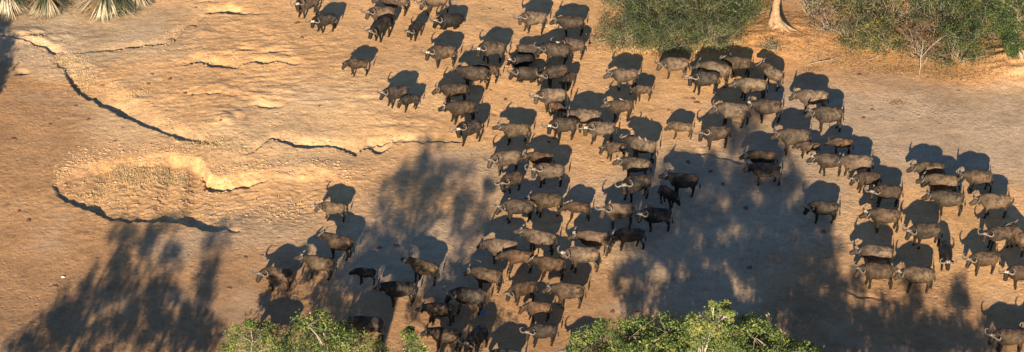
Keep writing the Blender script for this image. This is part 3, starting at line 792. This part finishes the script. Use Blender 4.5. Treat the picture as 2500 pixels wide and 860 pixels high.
# ================================================================== BUFFALO
hm, nt, bs = newmat('buffalo_hide')
oi = node(nt, 'ShaderNodeObjectInfo'); tc = node(nt, 'ShaderNodeTexCoord')
of = node(nt, 'ShaderNodeVectorMath', operation='ADD')
sc3 = node(nt, 'ShaderNodeCombineXYZ')
for k in range(3): nt.links.new(math_n(nt, 'MULTIPLY', oi.outputs['Random'], 37.0+k*11), sc3.inputs[k])
nt.links.new(tc.outputs['Object'], of.inputs[0]); nt.links.new(sc3.outputs[0], of.inputs[1])
na = noise(nt, of.outputs[0], 2.2, 5, .65); nb = noise(nt, of.outputs[0], 4.5, 5, .65)
sep = node(nt, 'ShaderNodeSeparateXYZ'); nt.links.new(tc.outputs['Object'], sep.inputs[0])
leg = ramp(nt, math_n(nt, 'DIVIDE', sep.outputs[2], 1.6), [(.05, .30), (.30, .55), (.46, 1.0)])      # dark stockings
c = mixc(nt, 1.0, oi.outputs['Color'], leg.outputs[0], 'MULTIPLY')
va = ramp(nt, na.outputs[0], [(.38, .38), (.5, .9), (.62, 1.7)]); c = mixc(nt, .9, c, va.outputs[0], 'MULTIPLY')
hd_ = ramp(nt, sep.outputs[0], [(.40, 1.0), (.70, .50)])      # dark neck and face
c = mixc(nt, 1.0, c, hd_.outputs[0], 'MULTIPLY')
dust_lit = ramp(nt, nb.outputs[0], [(.44, 0.0), (.58, 1.0)])
dz = ramp(nt, math_n(nt, 'DIVIDE', sep.outputs[2], 1.6), [(.42, 0.0), (.70, 1.0)])
back = ramp(nt, math_n(nt, 'ADD', math_n(nt, 'MULTIPLY', sep.outputs[0], .5), .5), [(.0, 1.0), (.35, .9), (.8, .15)])      # dried mud on flank and rump, lightened to paint in sunlit patches
df = math_n(nt, 'MULTIPLY', math_n(nt, 'MULTIPLY', dust_lit.outputs[0], dz.outputs[0]), math_n(nt, 'MULTIPLY', back.outputs[0], .95))
c = mixc(nt, df, c, mixc(nt, .13, mixc(nt, 1.0, oi.outputs['Color'], (2.3, 2.2, 2.05), 'MULTIPLY'), (.25, .175, .11)))
nt.links.new(c, bs.inputs['Base Color']); bs.inputs['Roughness'].default_value = .72; bs.inputs['Specular IOR Level'].default_value = .3
bp = node(nt, 'ShaderNodeBump'); bp.inputs['Strength'].default_value = .7; bp.inputs['Distance'].default_value = .05
nt.links.new(nb.outputs[0], bp.inputs['Height']); nt.links.new(bp.outputs[0], bs.inputs['Normal'])
def hornmat(name, a, b):
    m, nt, bs = newmat(name); tc = node(nt, 'ShaderNodeTexCoord'); n = noise(nt, tc.outputs['Object'], 9, 4)
    r = ramp(nt, n.outputs[0], [(.3, a), (.7, b)]); nt.links.new(r.outputs[0], bs.inputs['Base Color']); bs.inputs['Roughness'].default_value = .5
    return m
M_HORN = hornmat('horn', (.04, .034, .029), (.12, .10, .082))
M_BOSS = hornmat('horn_boss', (.22, .19, .155), (.50, .45, .38))
_nt = M_BOSS.node_tree; _oi = node(_nt, 'ShaderNodeObjectInfo'); _bs = _nt.nodes['Principled BSDF']
_src = _bs.inputs['Base Color'].links[0].from_socket
_nt.links.new(mixc(_nt, 1.0, _src, _oi.outputs['Color'], 'MULTIPLY'), _bs.inputs['Base Color'])
tm, nt, bs = newmat('tail_hair'); bs.inputs['Base Color'].default_value = (.014, .011, .009, 1); bs.inputs['Roughness'].default_value = .8

def loft_x(mb, secs, n=18, yoff=None):
    rings = []
    for x, top, bot, w in secs:
        zc = (top+bot)/2; hz = (top-bot)/2; ring = []
        for j in range(n):
            t = 2*math.pi*j/n; s_, c_ = math.sin(t), math.cos(t)
            k = 1.0 - .12*max(0, s_)**2                       # narrower spine than belly
            ring.append(Vector((x, w*k*math.copysign(abs(c_)**.9, c_), zc + hz*math.copysign(abs(s_)**.9, s_))))
        rings.append(ring)
    mb.ringmesh(rings)
def build_buffalo(yaw=0, pitch=-22, neck=-2, stride=0, lying=False, calf=False, tail=0.1, big=1.0, gait=None):
    """forward +X, left +Y, origin on the ground between the hooves. returns meshes body, horn L, horn R, boss, tuft"""
    mb = MB(); dz = -.60 if lying else 0.0
    q = .86 if calf else 1.0
    S = [(-1.04,1.20,.92,.08),(-1.00,1.30,.80,.20),(-.88,1.39,.72,.29),(-.68,1.44,.68,.335),(-.42,1.455,.62,.365),(-.10,1.46,.56,.395),(.20,1.495,.55,.385),(.46,1.54,.58,.34),(.66,1.54,.62,.29),(.82,1.46,.70,.235),(.96,1.36,.82,.15)]
    S = [(x*.8, (t if not calf else t-.03)+dz, (b if not calf else b+.10)+dz, w*(q if not lying else 1.08)) for x, t, b, w in S]
    if lying: S = [(x, t, max(.0, b), w) for x, t, b, w in S]
    loft_x(mb, S)
    ny = R(yaw*.55); nb = Vector((.56, 0, 1.22+dz)); nl = .42
    H = nb + Matrix.Rotation(ny, 3, 'Z') @ Vector((nl*math.cos(R(neck)), 0, nl*math.sin(R(neck)))) + Vector((.06, 0, 0))
    mid = nb.lerp(H, .5) + Vector((.05, 0, 0))
    mb.tube([nb+Vector((-.20, 0, .02)), nb, mid, H], [(.23*q, .34), (.21*q, .32), (.19, .28), (.165, .22)], 14)
    HR = Matrix.Rotation(R(yaw), 3, 'Z') @ Matrix.Rotation(R(-pitch), 3, 'Y')
    hs = 1.0 if not calf else .98
    def hp(x, y, z): return H + HR @ (Vector((x, y, z))*hs)
    rings = []
    for x, w, hgt, zc in ((-.14,.11,.12,.0),(-.08,.165,.18,.0),(.03,.178,.20,-.01),(.13,.168,.19,-.03),(.23,.142,.16,-.05),(.32,.130,.138,-.065),(.39,.138,.130,-.07),(.45,.125,.108,-.075),(.485,.07,.06,-.08)):
        rings.append([hp(x, w*math.cos(2*math.pi*j/14), zc+hgt*math.sin(2*math.pi*j/14)) for j in range(14)])
    mb.ringmesh(rings)
    for s in (-1, 1):                                          # drooping ears
        rot = HR @ Matrix.Rotation(R(s*68), 3, 'Z') @ Matrix.Rotation(R(24), 3, 'Y')
        mb.ellipsoid(hp(-.03, s*.27, -.07), .18, .085, .04, rot, 10, 7)
    for s in (-1, 1):
        mb.ellipsoid((-.50, s*.20*q, 1.28+dz), .17, .12, .09, None, 10, 7)       # hip bone
        mb.ellipsoid((.38, s*.26*q, 1.10+dz), .20, .10, .30, Matrix.Rotation(R(-14), 3, 'Y'), 12, 8)   # shoulder
        mb.ellipsoid((-.58, s*.22*q, 1.02+dz), .21, .12, .28, None, 12, 8)         # thigh
    mb.ellipsoid((.34, 0, 1.43+dz), .42, .13, .125, None, 12, 8)                    # hump of the withers
    def leg_(pts, rads): mb.tube(pts, rads, 10)
    if not lying:
        for s in (-1, 1):
            f = gait[0 if s < 0 else 1] if gait else stride*s*.20; g = gait[2 if s < 0 else 3] if gait else -stride*s*.18
            lw = .88 if calf else 1.0
            leg_([(.42, s*.17*q, 1.05), (.40+f*.2, s*.20*q, .76), (.42+f*.55, s*.185*q, .45), (.40+f*.9, s*.18*q, .14), (.43+f, s*.18*q, .045), (.45+f, s*.18*q, .0)], [.17*lw, .125*lw, .078*lw, .056, .072, .075])
            leg_([(-.54, s*.16*q, 1.08), (-.49+g*.2, s*.21*q, .80), (-.59+g*.4, s*.20*q, .56), (-.65+g*.75, s*.19*q, .44), (-.62+g*.95, s*.185*q, .14), (-.58+g, s*.185*q, .045), (-.56+g, s*.185*q, .0)], [.22*lw, .175*lw, .10*lw, .080*lw, .056, .072, .075])
    else:
        for s in (-1, 1):
            leg_([(.40, s*.26, .48), (.62, s*.30, .24), (.80, s*.30, .12), (.58, s*.33, .08), (.40, s*.34, .07)], [.16, .12, .085, .062, .065])
            leg_([(-.48, s*.24, .50), (-.20, s*.42, .36), (-.06, s*.46, .18), (-.40, s*.47, .10), (-.16, s*.50, .08), (-.02, s*.50, .07)], [.22, .17, .11, .075, .06, .062])
    tp = [(-.79, 0, 1.32+dz), (-.88, tail*.2, 1.18+dz), (-.92, tail*.5, .95+dz), (-.92, tail, .72+dz if not lying else .22)]
    mb.tube(tp, [.05, .036, .028, .024], 7)
    if not calf and not lying: mb.ellipsoid((-.15, 0, .56), .16, .05, .05, None, 8, 5)
    me = mb.mesh('body_raw')
    o = bpy.data.objects.new('tmp', me); COL.objects.link(o)
    m = o.modifiers.new('r', 'REMESH'); m.mode = 'VOXEL'; m.voxel_size = .024
    m = o.modifiers.new('s', 'SMOOTH'); m.factor = .5; m.iterations = 5
    m = o.modifiers.new('d', 'DECIMATE'); m.ratio = .32
    dg = bpy.context.evaluated_depsgraph_get()
    body = bpy.data.meshes.new_from_object(o.evaluated_get(dg)); body.name = 'body'
    bpy.data.objects.remove(o); bpy.data.meshes.remove(me)
    body.materials.clear(); body.materials.append(hm)
    body.polygons.foreach_set('use_smooth', [True]*len(body.polygons))
    horns = []
    for s in (-1, 1):
        hb = MB()
        if calf:
            hb.tube([hp(-.02, s*.08, .14), hp(-.05, s*.18, .20), hp(-.09, s*.24, .28), hp(-.13, s*.26, .36)], [.035, .03, .02, .006], 8)
        else:
            k = big
            def hq(y, u, f=0.0):            # y outwards, u along the rising direction (leaning back from the brow)
                return hp(.02 - .74*u + f, s*y*k, .15 + .67*u)
            hb.tube([hq(.08, .0), hq(.18, -.03, .01), hq(.28, -.09), hq(.37, -.10, -.02), hq(.43, -.03, -.03), hq(.445, .07, -.03), hq(.41, .17, -.02), hq(.345, .24, .0), hq(.28, .27, .02)],
                    [(.085, .058), (.075, .056), .062, .057, .051, .044, .034, .022, .007], 9)
        horns.append(hb.mesh('horn', M_HORN))
    bb = MB()
    if calf: bb.ellipsoid(hp(-.01, 0, .155), .05, .12, .035, HR, 10, 6)
    else:
        for s in (-1, 1): bb.ellipsoid(hp(.02, s*.075, .16), .10, .095, .055, HR @ Matrix.Rotation(R(s*-16), 3, 'X'), 12, 7)
    boss = bb.mesh('horn_boss', M_BOSS)
    tb = MB(); e = Vector(tp[-1])
    tb.tube([e+Vector((0, 0, .10)), e, e+Vector((-.02, 0, -.12)), e+Vector((-.02, .01, -.24))] if not lying else [e, e+Vector((-.05, 0, -.08)), e+Vector((-.1, 0, -.14))],
            [.028, .048, .045, .012] if not lying else [.03, .045, .015], 7)
    tuft = tb.mesh('tail_tuft', tm)
    return body, horns, boss, tuft
STANCE = {   # yaw, pitch, neck, tail, kind
    'A': (0, -20, -6, 1.0), 'a': (6, -24, -12, 1.0), 'U': (-4, -4, 18, 1.0), 'u': (14, -12, 10, 1.0), 'B': (40, -30, -2, 1.0), 'b': (34, -34, -16, 1.0),
    'C': (72, -30, 4, 1.1), 'c': (62, -40, -10, 1.05), 'D': (-38, -20, 2, 1.0), 'd': (-60, -20, 8, 1.1), 'E': (28, -58, -34, 1.0), 'F': (4, -52, -22, 1.05),
    'L': (45, -26, 6, 1.0), 'l': (12, -24, 4, 1.0), 'J': (0, -18, -8, 1.0), 'K': (45, -32, -4, 1.0), 'k': (20, -50, -26, 1.0)}
COUNT = {'A': 5, 'C': 5, 'B': 3, 'U': 3, 'a': 3, 'c': 2, 'J': 3, 'K': 2, 'k': 2, 'E': 2, 'F': 2, 'L': 2}
POSE = {}
for key, (yw, pt, nk, bg_) in STANCE.items():
    POSE[key] = []
    for v in range(COUNT.get(key, 1)):
        gait = [random.uniform(-.16, .20), random.uniform(-.16, .20), random.uniform(-.20, .16), random.uniform(-.20, .16)]
        POSE[key].append(build_buffalo(yw + random.gauss(0, 7)*(v > 0), pt + random.gauss(0, 6)*(v > 0), nk + random.gauss(0, 6)*(v > 0), .4, lying=key in 'Ll', calf=key in 'JKk',
                                       tail=random.uniform(-.14, .16), big=bg_*random.uniform(.92, 1.1), gait=gait))
HIDE = {'K': (.007, .0064, .0062), 'D': (.013, .0105, .009), 'G': (.026, .0185, .0132), 'L': (.060, .044, .030), 'B': (.031, .0196, .0116), 'R': (.038, .0205, .0105), 'T': (.051, .035, .0215)}
# hoof centre px,py ; heading deg (180 = left, 270 = to the viewer) ; size ; pose ; hide ; label
HERD = [
 (752,40,212,1.0,'C','G','grey brown buffalo with white boss, first of the herd at the top left edge'),
 (795,78,200,.88,'c','D','dark buffalo just below the white bossed one at the top left'),
 (965,35,184,1.06,'A','T','light brown buffalo cut by the top edge above the crouching black bull'),
 (934,63,190,.95,'C','T','tan buffalo half covered by the shiny black bull near the top edge'),
 (931,96,234,1.0,'F','K','shiny black bull walking head down toward the viewer near the top'),
 (1014,94,246,.8,'F','D','slim dark young buffalo facing the viewer left of the resting one'),
 (1064,31,196,.95,'E','T','light brown buffalo at the top edge above the resting black one'),
 (1100,66,200,1.0,'L','D','dark buffalo resting on the sand near the top edge'),
 (1080,164,190,1.0,'C','T','tan buffalo with white boss and crisp upswept horns, left of the big horned one'),
 (1203,153,187,1.02,'C','G','big horned grey buffalo facing the viewer, right of the tan white bossed one'),
 (1190,203,181,.88,'J','R','reddish young buffalo, only hindquarters showing behind a grey one'),
 (1158,217,183,1.04,'D','G','grey brown buffalo with head turned away, before the reddish young one'),
 (1110,253,186,1.0,'a','B','smooth brown buffalo in profile with tiny horns, left of the crack'),
 (1128,298,191,1.0,'A','B','brown buffalo with white forehead, below the smooth brown one'),
 (1146,347,210,1.0,'C','D','dark buffalo with broad white boss at the right end of the gully crack'),
 (970,261,198,.95,'B','D','dark grey buffalo beside a calf, apart on the pale sand'),
 (1001,270,208,.75,'k','D','dark calf head down beside the grey buffalo on the pale sand'),
 (874,188,186,.8,'K','B','lone brown young buffalo standing left of the herd on open sand'),
 (1303,79,189,1.0,'C','L','pale grey buffalo with upturned horns near the top edge, left of a pair'),
 (1394,85,184,.97,'A','G','grey buffalo in profile near the top edge, right of a pair'),
 (1397,143,182,1.0,'C','G','grey brown buffalo with white boss, rightmost of the tight upper knot'),
 (1358,155,182,1.0,'B','G','grey brown buffalo with one curled horn in the middle of the upper knot'),
 (1290,138,-18,.95,'l','L','pale grey buffalo lying with its rump to the left in the upper knot'),
 (1276,160,196,.86,'L','D','dark buffalo with bright white boss lying left in the upper knot'),
 (1290,196,190,.98,'L','G','grey buffalo lying with folded legs, lowest left of the upper knot'),
 (1356,208,206,.96,'E','G','grey buffalo bowing its head beside the lying one'),
 (1388,216,236,.74,'k','B','brown young buffalo facing the viewer at the right of the upper knot'),
 (1347,271,190,1.04,'C','L','grey buffalo with small brown calf standing before its hindquarters'),
 (1359,282,318,.62,'k','R','small brown calf before the hindquarters of a grey buffalo'),
 (1432,319,182,1.02,'A','L','pale buffalo mostly hidden behind two others, back lit grey'),
 (1377,339,190,1.0,'C','G','grey brown buffalo with silvery face, left of the hidden pale one'),
 (1466,347,190,1.0,'C','L','dusty tan buffalo with bright rump and white boss, lower centre row'),
 (1260,349,187,.97,'U','T','tan grey buffalo with raised head standing alone above the dusty bull'),
 (1525,217,190,1.0,'A','L','very pale buffalo in profile with a calf at its tail'),
 (1568,246,190,.7,'K','T','thin tan calf behind the very pale buffalo'),
 (1515,291,200,.95,'U','T','tan buffalo raising its muzzle, below the very pale one'),
 (1648,188,184,.97,'B','L','pale tan buffalo under the thicket edge, leftmost of the right group'),
 (1747,208,168,1.08,'A','L','long pale buffalo in profile behind the dark bull at the thicket'),
 (1803,186,181,.95,'d','B','brown buffalo with bright curved horns, nearest the orange mound'),
 (1720,228,187,1.02,'C','D','dark brown bull facing the viewer, front of the right upper group'),
 (1884,212,132,.95,'u','L','pale buffalo walking away with horns spread, beside the orange mound'),
 (1835,243,181,1.0,'A','L','pale buffalo in profile between the dark bull and the retreating one'),
 (1790,308,178,1.08,'a','L','grey long bodied buffalo in profile above the dusty horned one'),
 (1872,297,182,1.04,'A','G','grey buffalo in profile with white forehead, tail by the pale shadow'),
 (1746,359,192,1.0,'C','G','dusty grey buffalo with curled horns at the upper rim of the big shade'),
 (1663,337,183,.75,'J','T','small tan calf in profile alone at the upper left rim of the big shade'),
 (1982,273,182,1.08,'A','L','grey buffalo in profile, topmost on the grey crust'),
 (2020,319,183,1.1,'A','G','heavy grey buffalo in profile, below the topmost one on the grey crust'),
 (1938,373,182,1.1,'a','L','pale heavy buffalo with calf under its hindquarters at the shade rim'),
 (1974,384,182,.74,'J','B','brown calf half hidden under the hindquarters of a pale buffalo'),
 (2053,377,182,.74,'J','R','orange brown calf standing alone right of the pale heavy buffalo'),
 (2024,427,182,1.0,'A','G','grey buffalo with white horns leading the slanting file'),
 (2090,433,183,1.04,'A','L','pale backed buffalo second in the slanting file'),
 (2116,467,188,.9,'b','B','brown buffalo third in the slanting file, head against the pale one'),
 (1860,420,182,1.0,'A','B','brown backed buffalo hidden behind another at the shade rim'),
 (1868,450,180,1.0,'A','G','grey buffalo in profile at the rim of the big shade'),
 (2165,501,183,.97,'c','B','brown buffalo facing the viewer, fourth in the slanting file'),
 (2158,564,182,1.04,'A','B','brown grey buffalo in profile with white forehead, end of the slanting file'),
 (2267,447,183,.97,'A','T','tan buffalo, topmost of the right hand block of five'),
 (2298,481,180,1.08,'A','T','tan backed buffalo squeezed between two others in the right block'),
 (2312,521,180,1.06,'A','G','grey buffalo in profile, lowest of the three stacked in the right block'),
 (2385,466,182,1.0,'A','T','tan buffalo with lit rump, upper one of the right hand pair'),
 (2426,528,182,1.06,'a','T','tan buffalo striding, lower one of the right hand pair'),
 (2257,601,191,1.04,'B','G','grey dusty buffalo with drooping horn, above the black one facing the viewer'),
 (2305,652,266,.97,'F','K','black buffalo facing straight to the viewer at the right'),
 (2438,605,194,1.0,'B','G','grey buffalo with head turned, above the brown one at the right edge'),
 (2487,613,112,.95,'u','T','tan buffalo seen from behind at the right edge'),
 (2400,667,190,1.0,'B','B','brown buffalo with curved pale horns near the right edge'),
 (2492,701,183,1.0,'C','B','brown buffalo with white boss cut by the right edge'),
 (2138,656,178,1.08,'A','L','pale backed buffalo behind another at the lower right'),
 (2141,699,179,1.04,'B','B','brown grey buffalo in dappled light before the pale backed one'),
 (2240,709,180,1.04,'a','T','brown grey buffalo with white forehead touching the next one at lower right'),
 (2463,857,183,1.05,'B','B','brown buffalo at the bottom right corner'),
 (2545,835,183,1.0,'C','B','buffalo at the right edge behind the bottom right one, only head showing'),
 (1236,422,200,1.04,'B','L','pale grey buffalo bowing beside the shade, above a young brown one'),
 (1249,468,216,.86,'c','B','young brown buffalo facing the viewer below the pale bowing one'),
 (1320,417,181,.86,'A','R','reddish brown buffalo showing only its back above a dusty one'),
 (1342,453,185,1.0,'C','L','dusty pale buffalo with black belly patch facing the viewer, centre'),
 (1266,540,184,1.02,'b','G','grey buffalo with a pale flank patch, left of a touching trio'),
 (1337,526,183,1.0,'A','B','brown buffalo in the middle of the touching trio'),
 (1411,538,184,.82,'J','R','reddish calf, right of the touching trio'),
 (1500,389,190,.8,'K','T','tan young buffalo left of the broad pale one'),
 (1568,393,168,1.05,'d','L','broad pale buffalo facing away left with birds on its back'),
 (1552,440,174,1.0,'u','L','pale grey buffalo with white curved horn before the broad pale one'),
 (1553,489,205,1.06,'C','D','dark grey bull facing the viewer at the left rim of the big shade'),
 (1512,554,185,1.04,'C','L','tan grey buffalo with pale face and long horn, below the dark grey bull'),
 (1602,563,183,1.02,'C','K','black bull with ringed pale horns in the big shade'),
 (1668,479,180,1.0,'U','D','dark buffalo at the top left of the big shade, calf before it'),  # hide colour darkened for the shade it stands in
 (1629,505,305,.84,'k','K','black calf facing lower right in the big shade'),
 (1538,607,187,.95,'E','D','dark buffalo with bowed head at the lower left of the big shade'),
 (1452,622,176,1.04,'A','T','tan buffalo behind the white faced pale one'),
 (1423,663,183,1.06,'B','L','pale yellowish buffalo with bright white boss at lower centre'),
 (1318,617,170,1.02,'U','L','pale buffalo with raised muzzle and bright rump at lower centre'),
 (1225,640,181,1.06,'A','L','grey buffalo in profile stretching its head left at lower centre'),
 (1267,664,182,.94,'J','R','reddish young buffalo between two larger ones at lower centre'),
 (1343,681,182,.97,'D','R','reddish brown buffalo with one bright horn at lower centre'),
 (1190,709,169,1.0,'A','B','brown buffalo with raised back in broken shade, lower left centre'),
 (1276,738,206,.9,'E','R','reddish buffalo lowering its head toward the viewer, lower centre'),
 (1388,748,180,1.0,'A','B','brown buffalo in profile, rightmost at lower centre'),
 (1313,781,183,.82,'K','R','reddish calf below the brown profile buffalo'),
 (1326,840,189,.9,'c','D','dark brown buffalo facing the viewer, lowest at the bottom centre'),
 (1147,761,178,1.04,'B','D','dark shaggy buffalo in shade above the small blue bird'),
 (1075,789,183,.92,'A','B','brown buffalo with lit back in the lower left group'),
 (1090,854,173,1.0,'a','B','brown buffalo lowest of the lower left group, beside the bright sprig'),
 (1165,856,240,1.0,'F','K','black buffalo facing the viewer at the bottom edge, below the blue bird'),
 (1232,906,185,1.0,'B','D','buffalo cut by the bottom edge, its shadow rising on the sand'),
 (682,707,173,1.0,'C','B','grey brown buffalo with ringed horns, leftmost of the herd'),
 (783,678,171,.98,'U','T','tan buffalo with raised head, second from the left of the herd'),
 (830,629,166,1.0,'U','B','brown buffalo with raised horned head and dark legs, behind the left pair'),
 (815,539,176,.85,'B','T','small tan buffalo standing at the right end of the dry channel'),
 (895,693,180,.72,'J','K','black calf alone in the tree shade at lower left'),
 (1036,688,161,.95,'U','B','brown buffalo with head raised high in a strip of shade'),
 (975,743,185,1.04,'A','D','dark grey heavy buffalo in the shade right of the black calf'),  # grey hide made darker, tree shade taken into its colour
 (900,829,178,1.0,'A','D','dark buffalo behind the left bottom treetop, legs hidden'),
 (672,836,176,1.0,'B','B','brown buffalo mostly hidden by the leftmost bottom treetop'),
 (2010,543,180,.97,'B','D','lone dark buffalo at the right rim of the big shade'),  # dark hide carries painted tree shade
 (1425,894,186,1.05,'C','G','buffalo hidden by the bottom bush, only horn and shadow showing'),
]
ANIMAL = 1.0
BY = {}; NEXT = {}
for px, py, hd, s, pose, hide, label in HERD:
    NEXT[pose] = NEXT.get(pose, -1) + 1
    body, horns, boss, tuft = POSE[pose][NEXT[pose] % len(POSE[pose])]
    g = foot(px, py)
    root = empty('buffalo', g, R(hd + random.uniform(-2, 2)), s*ANIMAL*random.uniform(.985, 1.015))
    root.scale = (root.scale[0]*random.uniform(.96, 1.05), root.scale[1]*random.uniform(.9, 1.1), root.scale[2]*random.uniform(.97, 1.04))
    c = HIDE[hide]; v = random.uniform(.62, 1.2)
    col = (c[0]*v, c[1]*v*random.uniform(.97, 1.03), c[2]*v*random.uniform(.95, 1.05), 1)
    o = obj('body', body, root); o.color = col
    for h_ in horns: obj('horn', h_, root)
    o = obj('horn_boss', boss, root); w_ = 1.0 if ('white' in label or 'silver' in label) else random.uniform(.18, .6); o.color = (w_, w_*.97, w_*.93, 1)
    obj('tail_tuft', tuft, root)
    tag(root, label, 'buffalo', 'buffalo of the herd')
    BY[(px, py)] = (root, s*ANIMAL, R(hd))

# ================================================================== BIRDS
def featmat(name, colr):
    m, nt, bs = newmat(name); tc = node(nt, 'ShaderNodeTexCoord'); n = noise(nt, tc.outputs['Object'], 20, 3)
    r = ramp(nt, n.outputs[0], [(.3, tuple(x*.75 for x in colr)), (.7, colr)]); nt.links.new(r.outputs[0], bs.inputs['Base Color']); return m
M_BIRD = featmat('brown_feather', (.30, .24, .18)); M_BLUE = featmat('blue_feather', (.06, .16, .55)); M_BEAK = featmat('beak', (.5, .28, .06))
def bird(label, loc, rz, mat, wings=False, s=1.0):
    root = empty('bird', loc, rz, s)
    b = MB(); b.tube([(-.10,0,.08),(-.06,0,.09),(.0,0,.10),(.05,0,.13),(.075,0,.165),(.10,0,.17)], [.012,.035,.045,.036,.028,.012], 8)
    bo = obj('body', b.mesh('body', mat), root)
    t = MB(); t.tube([(-.09,0,.08),(-.15,0,.065),(-.2,0,.055)], [(.02,.008),(.025,.006),(.02,.004)], 6); obj('tail', t.mesh('tail', mat), root)
    k = MB(); k.tube([(.095,0,.17),(.13,0,.162)], [.01,.003], 6); obj('beak', k.mesh('beak', M_BEAK), root)
    for sd_ in (-1, 1):
        w = MB()
        if wings: w.tube([(.01,sd_*.03,.11),(.02,sd_*.13,.14),(-.01,sd_*.25,.13),(-.05,sd_*.33,.12)], [(.06,.012),(.07,.01),(.055,.008),(.015,.004)], 8)
        else: w.tube([(.04,sd_*.036,.12),(-.03,sd_*.045,.10),(-.12,sd_*.02,.08)], [(.02,.03),(.018,.03),(.006,.01)], 7)
        obj('wing', w.mesh('wing', mat), root)
        if not wings:
            l = MB(); l.tube([(.0,sd_*.018,.07),(.01,sd_*.018,.0)], [.007,.006], 5); obj('leg', l.mesh('leg', M_BEAK), root)
    tag(root, label, 'bird', None if wings else 'small birds perched on buffaloes')
def perch(key, along, label):
    root, s, hd = BY[key]
    p = root.location + Vector((math.cos(hd)*along*s, math.sin(hd)*along*s, (1.40 if along < .2 else 1.46)*s))
    bird(label, p, hd+random.uniform(-1, 1), M_BIRD)
perch((1568,393), .2, 'small bird on the broad pale buffalo, nearest its shoulders')
perch((1568,393), -.15, 'small bird in the middle of the back of the broad pale buffalo')
perch((1553,489), .1, 'small pale bird on the back of the dark grey bull')
perch((1746,359), .15, 'small bird on the back of the dusty grey buffalo at the shade rim')
perch((1515,291), .0, 'small bird on the back of the tan buffalo raising its muzzle')
g = foot(1180, 772); bird('small bright blue bird with open wings low over the shaded ground', g + Vector((0, 0, .12)), R(150), M_BLUE, True, 1.0)
